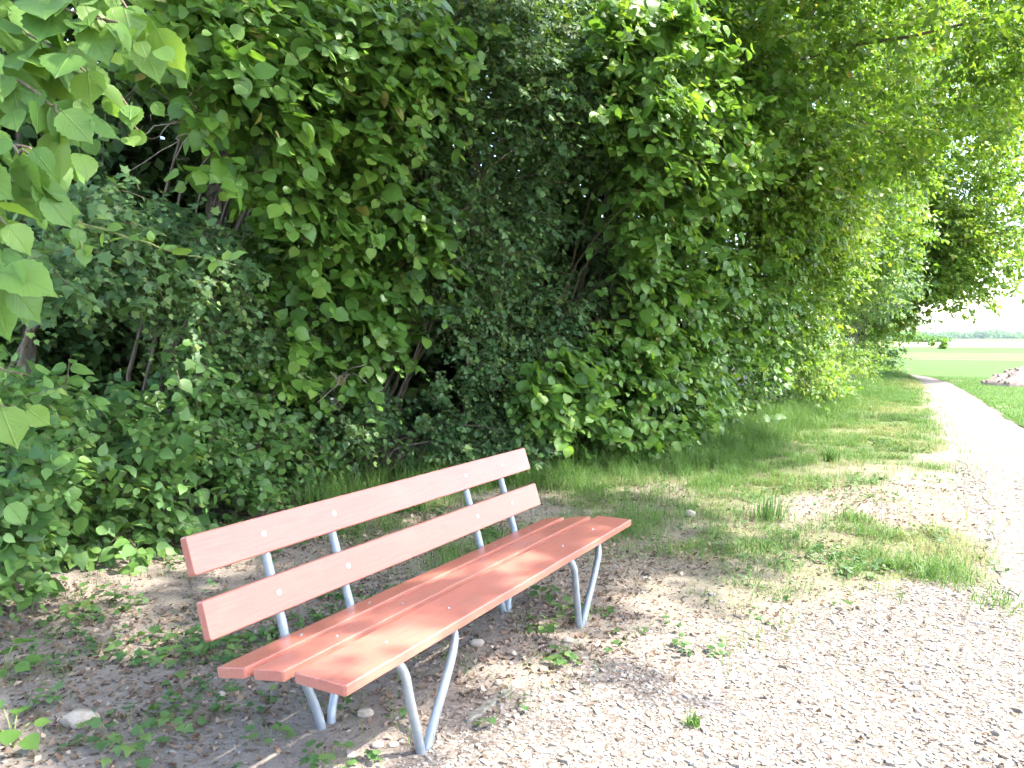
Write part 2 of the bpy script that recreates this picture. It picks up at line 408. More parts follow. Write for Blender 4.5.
MAPLE = [(0, 0), (.2, .08), (.44, .1), (.34, .3), (.52, .55), (.25, .58), (.12, .82), (0, 1), (-.12, .82), (-.25, .58), (-.52, .55), (-.34, .3), (-.44, .1), (-.2, .08)]
TPL = {
 'hazel_hi': [leaf_grid(15, w_hazel, 5, c, f, .05, s) for s, (c, f) in enumerate([(.10, .10), (.28, .18), (.02, .22), (-.12, .12), (.4, .1)])],
 'hazel': [outline(O_HAZEL, c, f, s) for s, (c, f) in enumerate([(.1, .12), (.3, .2), (.02, .25), (-.1, .15)])],
 'ovate': [leaf_grid(4, w_ovate, 3, c, f, 0, s) for s, (c, f) in enumerate([(.1, .15), (.3, .25), (.0, .3)])],
 'round': [outline(O_ROUND, c, f, s) for s, (c, f) in enumerate([(.1, .12), (.25, .2), (.02, .25)])],
 'maple': [fan(MAPLE, c, f) for c, f in [(-.1, .1), (-.3, .2), (.08, .25)]],
 'blob': [(np.array([[0, 0, 0], [.36, .5, .1], [0, 1, -.1], [-.36, .5, .1]]), np.array([[0, 1, 2], [0, 2, 3]])),
          (np.array([[0, 0, 0], [.42, .4, -.1], [.1, 1, -.2], [-.3, .6, .12]]), np.array([[0, 1, 2], [0, 2, 3]]))],
 'litter': [leaf_grid(3, w_round, 3, c, f, 0, s) for s, (c, f) in enumerate([(.5, .5), (-.4, .7), (.2, -.6), (-.7, .2)])],
}
def frames(d, nor):
    d = nrm(d); b = nrm(np.cross(nor, d)); n2 = np.cross(d, b)
    return np.stack([b, d, n2], 1)          # rows: x, y, z axes
def leaf_mesh(name, tpl, P, Fr, S, tint, mat, base=(0, 0, 0), luv=False):
    """one mesh holding many leaves"""
    Vs, Ts, At, Lu = [], [], [], []; off = 0
    var = rng.integers(0, len(TPL[tpl]), len(P))
    for k, (V, T) in enumerate(TPL[tpl]):
        ix = np.nonzero(var == k)[0]
        if not len(ix): continue
        W = np.einsum('vi,kij->kvj', V, Fr[ix]) * S[ix, None, None] + P[ix, None, :] - np.asarray(base)
        nv = len(V); Vs.append(W.reshape(-1, 3))
        Ts.append((T[None] + (np.arange(len(ix)) * nv)[:, None, None] + off).reshape(-1, 3)); off += len(ix) * nv
        At.append(np.repeat(tint[ix], nv))
        if luv: Lu.append(np.tile(V[:, :2], (len(ix), 1)))
    at = {'tint': ('FLOAT', np.concatenate(At))}
    if luv: at['luv'] = ('FLOAT2', np.concatenate(Lu))
    return mesh(name, np.concatenate(Vs), np.concatenate(Ts), mat=mat, attrs=at)

# tubes: many polylines with radii, joined in one mesh
def tubes(lines, sides=6):
    Vs, Qs, Ts = [], [], []; off = 0
    ang = np.arange(sides) * 2 * np.pi / sides
    for pts, rad in lines:
        pts = np.asarray(pts, float); rad = np.broadcast_to(np.asarray(rad, float), (len(pts),))
        tan = np.gradient(pts, axis=0); tan = nrm(tan)
        ref = np.array([0, 0, 1.0]) if abs(tan[0, 2]) < .85 else np.array([1.0, 0, 0])
        a = nrm(np.cross(tan, ref)); 
        for k in range(1, len(a)):
            if a[k] @ a[k - 1] < 0: a[k] = -a[k]
        b = np.cross(tan, a)
        V = pts[:, None] + rad[:, None, None] * (a[:, None] * np.cos(ang)[None, :, None] + b[:, None] * np.sin(ang)[None, :, None])
        m = len(pts); i = np.arange(m - 1)[:, None] * sides; j = np.arange(sides)[None]
        j2 = (j + 1) % sides
        Qs.append(np.stack([i + j, i + j2, i + sides + j2, i + sides + j], -1).reshape(-1, 4) + off)
        for end in (0, (m - 1) * sides):
            Ts.append(np.array([[end, end + k, end + k + 1] for k in range(1, sides - 1)]) + off)
        Vs.append(V.reshape(-1, 3)); off += m * sides
    return np.concatenate(Vs), np.concatenate(Ts), np.concatenate(Qs)
def tube_mesh(name, lines, mat, sides=6, base=(0, 0, 0)):
    V, T, Q = tubes(lines, sides); return mesh(name, V - np.asarray(base), T, Q, mat)
def curve_pts(ctrl, n=12, jit=0.0, r=None):
    ctrl = np.asarray(ctrl, float); m = len(ctrl)
    P = np.concatenate([[2 * ctrl[0] - ctrl[1]], ctrl, [2 * ctrl[-1] - ctrl[-2]]]); out = []
    ts = np.linspace(0, m - 1 - 1e-6, n)
    for t in ts:
        k = int(t); u = t - k; p0, p1, p2, p3 = P[k:k + 4]
        out.append(.5 * ((2 * p1) + (-p0 + p2) * u + (2 * p0 - 5 * p1 + 4 * p2 - p3) * u * u + (-p0 + 3 * p1 - 3 * p2 + p3) * u ** 3))
    out = np.array(out)
    if jit: out[1:-1] += (r or rng).normal(0, jit, out[1:-1].shape)
    return out
# ------------------------------------------------------------------ plants: generated as leaf clouds on twigs, then turned into objects
def bulge(y, z):
    return .75 * sm(1.6, 3.6, z) * sm(3.0, 6.5, y) + .3 * sm(2.2, 3.8, z) - .18 * sm(.5, 1.1, z) * sm(2.4, 1.4, z)
TS = np.geomspace(1.3, 60, 500)
def hedge_pt(px, py, off):
    """where the sight line meets the leafy face of the hedge (off = metres in front of it)"""
    px = np.atleast_1d(np.asarray(px, float)); py = np.atleast_1d(np.asarray(py, float)); off = np.broadcast_to(off, px.shape)
    d = view_dir(px, py); P = C0 + d[:, None] * TS[None, :, None]
    s = P[..., 0] - hedge_x(P[..., 1]) - bulge(P[..., 1], P[..., 2]) - off[:, None]
    hit = s < 0; k = np.argmax(hit, 1); ok = hit.any(1)
    Q = P[np.arange(len(px)), k]
    return Q, ok & (Q[:, 2] > .04)
HOLES = [(238, 160, 30, 70), (128, 135, 78, 62), (60, 130, 50, 60), (110, 330, 75, 42), (30, 320, 40, 60), (195, 300, 34, 60), (432, 385, 34, 44), (395, 450, 38, 24), (600, 200, 26, 26), (455, 225, 28, 20), (575, 165, 24, 20), (690, 230, 14, 18)]
def in_hole(px, py):
    r = np.zeros(px.shape, bool)
    for cx, cy_, rx, ry in HOLES: r |= ((px - cx) / rx) ** 2 + ((py - cy_) / ry) ** 2 < 1
    return r
PLANTS = []
OUT = nrm(np.array([.9, -.25, .35]))
def grow(centers, radii, per, nleaf, L, size, droop=.25, up=.8, out=.6, spread=.8, stint=.18, young=.25, outv=OUT, tip_light=True, r=rng, tone=.42):
    """leafy twigs around clump centres -> dict of leaf arrays and twig polylines"""
    centers = np.repeat(centers, per, 0); radii = np.repeat(radii, per); S = len(centers)
    o = centers + nrm(r.normal(size=(S, 3))) * (radii * r.uniform(.15, 1, S) ** .6)[:, None]
    d = nrm(nrm(o - centers) * .6 + outv * .7 + r.normal(size=(S, 3)) * spread * .6)
    ln = L * r.uniform(.6, 1.35, S)
    o = o - d * (ln * .5)[:, None]
    dr = droop * r.uniform(.3, 1.6, S)
    side = nrm(np.cross(d, np.array([0, 0, 1.0]) + r.normal(0, .3, (S, 3))))
    def at(t): return o[:, None] + d[:, None] * (ln[:, None] * t)[..., None] - np.array([0, 0, 1.0]) * (dr[:, None] * ln[:, None] * t * t)[..., None]
    t = np.linspace(.22, 1.0, nleaf)[None] + r.uniform(-.05, .05, (S, nleaf))
    P = at(t); sg = np.where((np.arange(nleaf) % 2) == 0, 1.0, -1.0)[None, :, None]
    ld = side[:, None] * sg * .75 + d[:, None] * .55 + r.normal(0, .32, (S, nleaf, 3)) - np.array([0, 0, .6]) * r.uniform(.2, 1.6, (S, nleaf, 1))
    nor = np.array([0, 0, up]) + outv * out + r.normal(0, .46, (S, nleaf, 3))
    sz = size * r.uniform(.6, 1.5, (S, 1)) * r.uniform(.6, 1.2, (S, nleaf)) * np.where(t > .93, .72, 1.0)
    base = (np.repeat(r.normal(0, .10, S // per), per) + r.normal(tone, stint, S))[:, None]
    tint = base + r.normal(0, .10, (S, nleaf)) + (np.where(t > .9, young, 0) if tip_light else 0)
    odd = r.random((S, nleaf)) < .008
    tint = np.where(odd, 1.0, np.clip(tint, 0, .96))
    tw = at(np.repeat(np.array([[0, .4, .75, 1.0]]), S, 0))
    keep = r.random((S, nleaf)) < .93
    return dict(P=(P + nrm(ld) * .012)[keep], D=ld[keep], Nn=nor[keep], S=sz[keep], tint=tint[keep], tw=tw)
def twig_mesh(name, tw, rad, mat, base):
    S = len(tw); a = np.array([0, 2.094, 4.189])
    tan = nrm(tw[:, -1] - tw[:, 0]); u = nrm(np.cross(tan, np.array([.3, .2, 1.0]))); v = np.cross(tan, u)
    ring = u[:, None] * np.cos(a)[None, :, None] + v[:, None] * np.sin(a)[None, :, None]
    rr = rad * np.array([1, .8, .6, .35])
    V = tw[:, :, None] + ring[:, None] * rr[None, :, None, None]
    i = (np.arange(3) * 3)[:, None]; j = np.arange(3)[None]; Q = np.stack([i + j, i + (j + 1) % 3, i + 3 + (j + 1) % 3, i + 3 + j], -1).reshape(-1, 4)
    Q = (Q[None] + (np.arange(S) * 12)[:, None, None]).reshape(-1, 4)
    return mesh(name, V.reshape(-1, 3) - np.asarray(base), quads=Q, mat=mat)
def plant(name, label, cat, base, leafkind, tpl, data, group=None, trunks=(), limbs=(), trunk_name='trunk', singles=0, twig_r=.0035, twig_mat='twig', bark='bark', twig_keep=1.0, crown_name='crown'):
    base = np.array([base[0], base[1], float(ground_z(base[0], base[1]))])
    if isinstance(data, list): data = {k: np.concatenate([q[k] for q in data]) for k in data[0]}
    PLANTS.append(dict(name=name, label=label, cat=cat, base=base, mat=leafkind, tpl=tpl, data=data, group=group, trunks=trunks, limbs=limbs,
                       trunk_name=trunk_name, singles=singles, twig_r=twig_r, twig_mat=twig_mat, bark=bark, twig_keep=twig_keep, crown_name=crown_name))
def front_clumps(ells, n, off=(-.7, .25), r=(.2, .36), holes=True):
    """clump centres on the hedge face, seen through rough patches of the picture plane but placed at the hedge's own depth"""
    w = np.array([e[2] * e[3] for e in ells], float); k = rng.choice(len(ells), n, p=w / w.sum()); E = np.array(ells, float)[k]
    a = rng.uniform(0, 2 * np.pi, n); q = np.sqrt(rng.random(n))
    px = E[:, 0] + E[:, 2] * q * np.cos(a); py = E[:, 1] + E[:, 3] * q * np.sin(a)
    of = off[0] + (off[1] - off[0]) * rng.random(n) ** .65
    P, ok = hedge_pt(px, py, of)
    rough_ = vnoise(px / 46, py / 40, 303) * .65 + vnoise(px / 21, py / 19, 304) * .35; ok &= ~((rough_ < .44) & (of > off[0] + .45 * (off[1] - off[0])))
    if holes: ok &= ~(in_hole(px, py) & (rng.random(n) < .93))
    return P[ok], rng.uniform(r[0], r[1], ok.sum())
def arch(base, tip, r0, r1, lift=.3, n=10, jit=.03):
    base = np.asarray(base, float); tip = np.asarray(tip, float)
    mid = (base + tip) / 2; mid = mid * .5 + np.array([base[0] * .5 + tip[0] * .5, base[1] * .5 + tip[1] * .5, max(base[2], tip[2])]) * .5; mid[2] += lift
    return curve_pts([base, base * .6 + mid * .4 + rng.normal(0, .06, 3), mid, tip], n, jit), np.linspace(r0, r1, n)
def stems_to(base, C, k, r0=.022, r1=.006):
    """k stems from a stool at the base up to some of the clumps"""
    ix = rng.choice(len(C), min(k, len(C)), replace=False); out = []
    for i in ix:
        b = np.array([base[0], base[1], 0]) + np.array([*rng.normal(0, .12, 2), 0]); b[2] = float(ground_z(b[0], b[1])) - .05
        out.append(arch(b, C[i], r0 * rng.uniform(.7, 1.3), r1, .15, 10, .025))
    return out

# --- low shrubs at the hedge foot
def shrub(name, label, cat, base, ells, n, kind, tpl, size, per, nleaf, L, off, rad, singles, nst=4, group=None, holes=True, **kw):
    C_, R_ = front_clumps(ells, n, off, rad, holes)
    lk = {k: kw[k] for k in ('droop', 'up', 'out', 'young', 'stint', 'spread') if k in kw}; lk['tone'] = .5
    d = grow(C_, R_, per, nleaf, L, size, **lk)
    plant(name, label, cat, base, kind, tpl, d, group, limbs=stems_to(base, C_, nst), trunk_name='stem', singles=singles, twig_r=kw.get('twig_r', .003), twig_keep=.55)
    return C_
UG = 'low shrubs at the foot of the hedge'
shrub('bramble', 'low leafy bramble thicket rising at the left edge behind the small stone', 'shrub', (-4.75, 1.7), [(20, 520, 75, 70), (60, 450, 80, 55), (0, 420, 50, 60)], 150, 'bramble', 'round', .076, 9, 6, .26, (-.55, .25), (.16, .28), 170, group=UG)
shrub('dogwood', 'broad mid-green dogwood shrub behind the upper left end of the bench', 'shrub', (-5.2, 3.1), [(160, 500, 100, 62), (150, 425, 80, 45), (120, 530, 70, 38)], 190, 'bramble', 'round', .078, 9, 6, .27, (-.6, .2), (.16, .3), 190, group=UG)
shrub('dogwood', 'pale-leaved dogwood shrub just above the middle of the bench backrest', 'shrub', (-5.7, 4.6), [(290, 470, 90, 42), (330, 420, 75, 40), (250, 420, 60, 50), (225, 370, 55, 30)], 170, 'bramble', 'round', .076, 9, 6, .27, (-.6, .2), (.16, .3), 150, group=UG)
shrub('privet', 'small dark privet bush in the shaded hollow behind the right backrest end', 'shrub', (-5.6, 6.3), [(470, 455, 75, 30), (560, 462, 50, 22), (420, 470, 60, 20)], 100, 'maple', 'ovate', .055, 9, 7, .24, (-.7, .1), (.14, .24), 60, group=UG)
shrub('bramble', 'low bramble at the foot of the sunlit hazel by the narrow verge', 'shrub', (-3.6, 11.8), [(745, 400, 34, 24), (775, 392, 30, 22), (705, 412, 30, 18)], 110, 'bramble', 'round', .078, 8, 6, .26, (-.6, .25), (.16, .28), 60, group=UG)
# --- maple boughs
shrub('field_maple', 'dark blue-green maple sapling in front of the black gap left of the ivy trunk', 'tree', (-5.4, 2.6), [(150, 250, 85, 45), (100, 235, 60, 40), (215, 275, 55, 38), (270, 330, 50, 45), (60, 265, 30, 30), (180, 320, 60, 26)], 170, 'maple', 'maple', .06, 10, 8, .3, (-.35, .3), (.15, .26), 200, nst=3, holes=False, droop=.35, out=.8, up=.7)
c = shrub('field_maple', 'small-leaved blue-green maple filling the middle of the hedge above the bench', 'tree', (-5.4, 6.4), [(480, 120, 105, 110), (480, 25, 90, 45), (500, 290, 75, 75), (420, 210, 60, 70), (590, 280, 60, 75), (590, 90, 80, 90), (530, 370, 60, 45)], 640, 'maple', 'maple', .058, 10, 8, .32, (-.9, .2), (.18, .34), 280, nst=12, droop=.3, out=.8)
shrub('field_maple', 'low round blue-green maple bush beside the dark hollow above the backrest', 'tree', (-5.2, 6.0), [(470, 420, 52, 42), (505, 440, 40, 30), (360, 425, 40, 40)], 130, 'maple', 'maple', .055, 10, 8, .26, (-.6, .25), (.14, .24), 120, nst=6, out=.9)
# --- hazels
shrub('hazel', 'large hazel draped over the ivy-clad trunk with broad light leaves', 'tree', (-5.8, 3.9), [(330, 60, 130, 75), (220, 45, 70, 60), (300, 170, 75, 80), (390, 260, 62, 85), (330, 330, 60, 60), (400, 60, 60, 70)], 420, 'hazel', 'hazel', .114, 7, 7, .36, (-.6, .45), (.2, .36), 300, nst=10, droop=.45, up=.6, out=.8)
shrub('hazel', 'hazel with pale branches reaching out over the grass right of the backrest', 'tree', (-4.6, 7.6), [(600, 390, 95, 40), (560, 380, 60, 35), (660, 400, 75, 55), (690, 330, 70, 60), (640, 440, 60, 22)], 260, 'hazel', 'hazel', .11, 7, 7, .36, (-.5, .45), (.18, .32), 300, nst=10, droop=.4, up=.6, out=.8)
shrub('lime', 'tall leafy lime bush of bright round leaves right of the picture middle', 'tree', (-4.4, 8.6), [(710, 90, 90, 95), (730, 240, 75, 95), (660, 200, 50, 90), (760, 110, 85, 60), (640, 60, 60, 60)], 520, 'hazel', 'hazel', .104, 7, 7, .36, (-.7, .5), (.2, .38), 300, nst=12, droop=.4, up=.6, out=.8, stint=.2, young=.3)
shrub('hazel', 'sunlit hazel bush with leaves down to the tall grass by the verge', 'tree', (-3.9, 10.6), [(750, 370, 60, 55), (770, 300, 70, 70), (720, 410, 70, 30), (800, 390, 40, 35), (690, 320, 40, 50)], 360, 'hazel', 'hazel', .104, 7, 7, .34, (-.7, .4), (.2, .36), 260, nst=9, up=.6, out=.8, stint=.2, young=.3)
shrub('hornbeam', 'yellow-green hornbeam hedge bush where the lit verge begins to narrow', 'tree', (-3.6, 14.0), [(820, 300, 50, 90), (830, 200, 50, 70), (840, 375, 38, 30), (800, 220, 40, 60)], 420, 'hornbeam', 'blob', .085, 10, 9, .42, (-.8, .45), (.26, .48), 100, nst=7, up=.6, out=.8, stint=.22, young=.2)
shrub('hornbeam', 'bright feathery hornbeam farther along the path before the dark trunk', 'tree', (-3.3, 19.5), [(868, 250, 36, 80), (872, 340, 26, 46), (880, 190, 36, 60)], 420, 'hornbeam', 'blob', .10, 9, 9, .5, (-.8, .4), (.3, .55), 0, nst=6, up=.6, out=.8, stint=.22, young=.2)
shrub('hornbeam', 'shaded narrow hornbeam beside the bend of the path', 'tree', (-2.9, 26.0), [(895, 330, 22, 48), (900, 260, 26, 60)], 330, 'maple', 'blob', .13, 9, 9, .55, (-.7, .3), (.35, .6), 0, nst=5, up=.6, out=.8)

# --- taller trees: crowns as clumps through an ellipsoid
def crown_clumps(cen, rad, n, rr, shell=.55):
    v = nrm(rng.normal(size=(n, 3))) * (shell + (1 - shell) * rng.random(n) ** .7)[:, None]
    q = 1 + .22 * (vnoise(v[:, 0] * 2.3 + cen[1], v[:, 2] * 2.3, 5)[:, None] - .5) * 2
    return np.asarray(cen) + v * q * np.asarray(rad), rng.uniform(*rr, n)
def tree(name, label, base, trunk_h, cens, kind, tpl, size, per, nleaf, L, rr, tr=.14, group=None, keep=None, nl=7, extra=None, twig_keep=.14, singles=0, **kw):
    Cs, Rs = [], []
    for cen, rad, n in cens:
        c_, r_ = crown_clumps(cen, rad, n, rr); Cs.append(c_); Rs.append(r_)
    Cs = np.concatenate(Cs); Rs = np.concatenate(Rs)
    if extra is not None: Cs = np.concatenate([Cs, extra[0]]); Rs = np.concatenate([Rs, extra[1]])
    if keep is not None:
        k = keep(Cs); Cs, Rs = Cs[k], Rs[k]
    d = grow(Cs, Rs, per, nleaf, L, size, **kw)
    bx, by = base; bz = float(ground_z(bx, by)) - .1
    top = np.array([bx, by, trunk_h]) + np.array([rng.normal(0, .15), rng.normal(0, .15), 0])
    tp = curve_pts([(bx, by, bz), (bx + rng.normal(0, .05), by + rng.normal(0, .05), trunk_h * .33), (bx + rng.normal(0, .1), by, trunk_h * .66), top], 14, .008)
    trr = np.interp(np.linspace(0, 1, 14), [0, .06, .3, 1], [tr * 1.35, tr, tr * .85, tr * .4])
    limbs = []
    ix = rng.choice(len(Cs) - (len(extra[0]) if extra is not None and keep is None else 0), min(nl, len(Cs)), replace=False)
    for i in ix:
        k = rng.integers(6, 13); limbs.append(arch(tp[k], Cs[i], trr[k] * .55, .012, .25, 11, .03))
    plant(name, label, 'tree', base, kind, tpl, d, group, trunks=[(tp, trr)], limbs=limbs, trunk_name='trunk', singles=singles, twig_r=.005, twig_keep=twig_keep)
SHX, SHY = SUN_DIR[0] / SUN_DIR[2], SUN_DIR[1] / SUN_DIR[2]
SUN_GAPS = [(-1.7, 1.95, .42, .5), (-2.3, 1.62, .28, .22), (-2.27, 2.32, .13, .13), (-1.6, 2.85, .32, .36), (-2.85, 1.55, .5, .45), (-2.9, .9, .6, .7), (-3.2, 2.6, .42, .42), (-3.9, 3.4, .5, .6), (-3.4, 5.2, .42, .5), (-2.7, 4.9, .3, .3), (-1.35, 4.6, .3, .35)]  # openings cut in the unseen crown so that sun patches land at these spots
def shade_canopy_keep(Cs):  # shapes the overhanging crown by its shadow; clumps in view before the hedge dropped
    x = Cs[:, 0] - SHX * (Cs[:, 2] - .4); y = Cs[:, 1] - SHY * (Cs[:, 2] - .4)
    edge = np.interp(y, [-2, 1.5, 3.5, 6.0, 7, 8, 9], [-1.2, -1.35, -1.15, -1.35, -2.2, -3.6, -6]) + (vnoise(y * 1.7, 0 * y, 77) - .5) * .8
    k = x < edge
    for gx, gy, rx, ry in SUN_GAPS: k &= ((x - gx) / rx) ** 2 + ((y - gy) / ry) ** 2 > 1
    k &= ~((x < -3.2) & (y > 5.2) & (rng.random(len(Cs)) < .8)) & ~((x < -3.5) & (rng.random(len(Cs)) < .72)) & ~((x < -2.5) & (rng.random(len(Cs)) < .15))
    X_, Y_, Z_ = project(Cs)
    k &= ~((Y_ > -60) & (X_ > -80) & (X_ < 1080) & (Z_ > 0) & (((Cs - C0) @ FWD) > 0)) | (Cs[:, 0] < hedge_x(Cs[:, 1]) - .3)
    return k
tree('lime_tree', 'ivy-clad lime trunk standing in the hedge left of the backrest top', (-5.95, 5.3), 6.5,
     [((.6, 3.6, 6.2), (3.4, 5.2, 1.1), 1000), ((-2.6, 3.6, 6.6), (2.8, 5.4, 1.2), 420), ((-5.6, 4.2, 7.0), (2.6, 4.8, 2.0), 160)], 'hazel', 'blob', .15, 8, 8, .5, (.3, .5), tr=.21, keep=shade_canopy_keep, nl=9, twig_keep=.2)  # crown over bench and path is unseen, shaped to cast the dappled shade
# behind the front row: darker trees whose trunks and far-side leaves close the view
def back_keep(Cs):
    X_, Y_, Z_ = project(Cs)
    sky1 = (((X_ - 115) / 75) ** 2 + ((Y_ - 140) / 85) ** 2 < 1)
    return ~(sky1 & (rng.random(len(Cs)) < .35))
BT = [(-7.0, 3.95, .07, 'slender dark trunk at the far left inside the shadowed gap'), (-7.6, 4.85, .10, 'dark straight trunk seen through the gap left of the ivy trunk'), (-7.2, 5.55, .06, 'thin leaning trunk in the black gap above the dogwood'),
      (-5.9, 9.4, .1, 'slim dark tree between the middle maple and the lime bush'), (-5.0, 12.8, .11, 'dark tree deep behind the sunlit hazel bush'), (-4.5, 11.5, .08, 'slim tree behind the gap between the lime and the sunlit hazel'), (-7.3, 7.0, .09, 'dark tree behind the black hollow over the backrest'), (-8.3, 8.0, .14, 'hidden dark tree behind the maple in the middle of the hedge'), (-7.6, 11.0, .13, 'dark tree behind the lime bush with its crown above'), (-6.6, 14.5, .14, 'tall tree behind the yellow-green hornbeam bush')]
for bx, by, tr, lab in BT:
    tree('hedge_tree', lab, (bx, by), 5.2, [((bx + .2, by, 4.9), (2.0, 1.8, 2.9), 150), ((bx - .8, by, 1.7), (1.1, 1.8, 1.9), 95), ((bx - 2.6, by - .6, 2.4), (1.1, 2.0, 2.6), 105)], 'maple', 'blob', .12 if (bx, by) in ((-7.0, 3.95), (-7.6, 4.85), (-7.2, 5.55)) else .17, 11 if (bx, by) in ((-7.0, 3.95), (-7.6, 4.85), (-7.2, 5.55)) else 7, 8, .5, (.35, .6), tr=tr, group='trees in the dark inside of the hedge', keep=back_keep, nl=6, twig_keep=.08)
# along the path, in the light
ex = at_depth(np.array([1016., 1020, 1012, 1021, 1016]), np.array([205., 240, 265, 285, 175]), np.array([13.4, 13.6, 13.2, 13.7, 13.5]))
tree('hornbeam_tree', 'nearest bright hornbeam whose branches hang over the path at top right', (-4.2, 10.8), 6.0, [((-1.05, 10.9, 5.6), (2.8, 2.4, 1.8), 420), ((-3.2, 10.5, 5.2), (1.9, 2.4, 2.6), 180)],
     'hornbeam', 'blob', .085, 10, 10, .5, (.28, .48), tr=.15, nl=10, extra=(ex, np.full(5, .16)), young=.2, stint=.2, group='trees along the path')
tree('hornbeam_tree', 'second bright hornbeam behind the overhanging boughs', (-4.0, 15.8), 7.0, [((-2.2, 15.6, 6.0), (2.2, 2.8, 3.6), 330), ((-2.8, 15.5, 3), (1.4, 2.4, 2.4), 130)], 'hornbeam', 'blob', .105, 10, 9, .55, (.35, .55), tr=.16, nl=8, young=.2, stint=.2, group='trees along the path')
tree('hornbeam_tree', 'third hornbeam with a tall lit crown in the row towards the bend', (-3.8, 21.5), 8.0, [((-2.2, 21.3, 6.4), (2.2, 3.2, 4.3), 330)], 'hornbeam', 'blob', .125, 10, 9, .6, (.4, .65), tr=.17, nl=8, young=.15, stint=.2, group='trees along the path')
tree('ash_tree', 'far rounded tree leaning over the bend of the path against the sky', (-2.6, 31.0), 9.0, [((-.65, 31, 8.0), (3.1, 3.6, 5.6), 900), ((-2.0, 30, 3.6), (1.4, 2.5, 2.4), 130), ((-.3, 30, 4.2), (1.9, 2.4, 1.7), 170)], 'hornbeam', 'blob', .165, 7, 9, .7, (.45, .8), tr=.2, nl=9, young=.12, stint=.2, tone=.66, group='trees along the path')
tree('ash_tree', 'last tree of the row behind the far rounded one', (-4.0, 38.5), 9.0, [((-3.0, 38.5, 7.0), (2.8, 3.6, 5.0), 240)], 'maple', 'blob', .2, 9, 9, .8, (.5, .9), tr=.2, nl=6, group='trees along the path')
# ivy on the big trunk
ang = rng.uniform(-1.9, 1.4, 900); zz = rng.uniform(.3, 4.3, 900)
keep_ = vnoise(ang * 2 + 9, zz * 2.2, 55) > .38; ang, zz = ang[keep_], zz[keep_]
rad = .2 + rng.uniform(0, .07, len(ang))
Pi = np.stack([-5.95 + rad * np.cos(ang - .5), 5.3 + rad * np.sin(ang - .5), zz], 1)
No = np.stack([np.cos(ang - .5), np.sin(ang - .5), .35 + 0 * ang], 1)
ivy = dict(P=Pi, D=np.stack([rng.normal(0, .5, len(ang)), rng.normal(0, .5, len(ang)), -1 + 0 * ang], 1), Nn=No + rng.normal(0, .3, (len(ang), 3)), S=rng.uniform(.04, .075, len(ang)), tint=np.clip(rng.normal(.5, .2, len(ang)), 0, 1),
           tw=np.stack([np.stack([-5.95 + .2 * np.cos(a - .5 + k * .05), 5.3 + .2 * np.sin(a - .5 + k * .08), z0 + k * .35], -1) for k in range(4) for a, z0 in [(rng.uniform(-1.5, 1), 0)]]).reshape(1, 4, 3))
vines = []
for k in range(7):
    a = rng.uniform(-1.6, 1.1); zs = np.linspace(.1, 4.2, 16); aa = a + np.cumsum(rng.normal(0, .07, 16))
    vines.append((np.stack([-5.95 + .205 * np.cos(aa - .5), 5.3 + .205 * np.sin(aa - .5), zs], 1), np.linspace(.012, .006, 16)))
plant('ivy', 'ivy climbing the thick trunk in the left part of the hedge', 'climber', (-5.75, 5.25), 'ivy', 'maple', ivy, limbs=vines, trunk_name='stem', singles=60)

# ---- turn plants into objects; leaves that show largest become objects of their own
allP = np.concatenate([p['data']['P'] for p in PLANTS]); own = np.concatenate([np.full(len(p['data']['P']), i) for i, p in enumerate(PLANTS)]); allS = np.concatenate([p['data']['S'] for p in PLANTS])
X_, Y_, Z_ = project(allP + nrm(np.concatenate([p['data']['D'] for p in PLANTS])) * allS[:, None] * .5)
infr = (X_ > 4) & (X_ < 1020) & (Y_ > 4) & (Y_ < 764) & ((allP - C0) @ FWD > .3)
cell = np.where(infr, (Y_ // 7).astype(int) * 160 + (X_ // 7).astype(int), -1)
order = np.argsort(Z_, kind='stable'); order = order[cell[order] >= 0]
_, first = np.unique(cell[order], return_index=True); vis = np.zeros(len(allP), bool); vis[order[first]] = True
pix = allS / Z_ * CAM_F; vis &= pix > 8.5
cmin = np.full(160 * 120, 1e9); np.minimum.at(cmin, cell[cell >= 0], Z_[cell >= 0]); frontal = (cell >= 0) & (Z_ < cmin[np.maximum(cell, 0)] + .28) & (pix > 5)
off = 0; N_SINGLE = 0
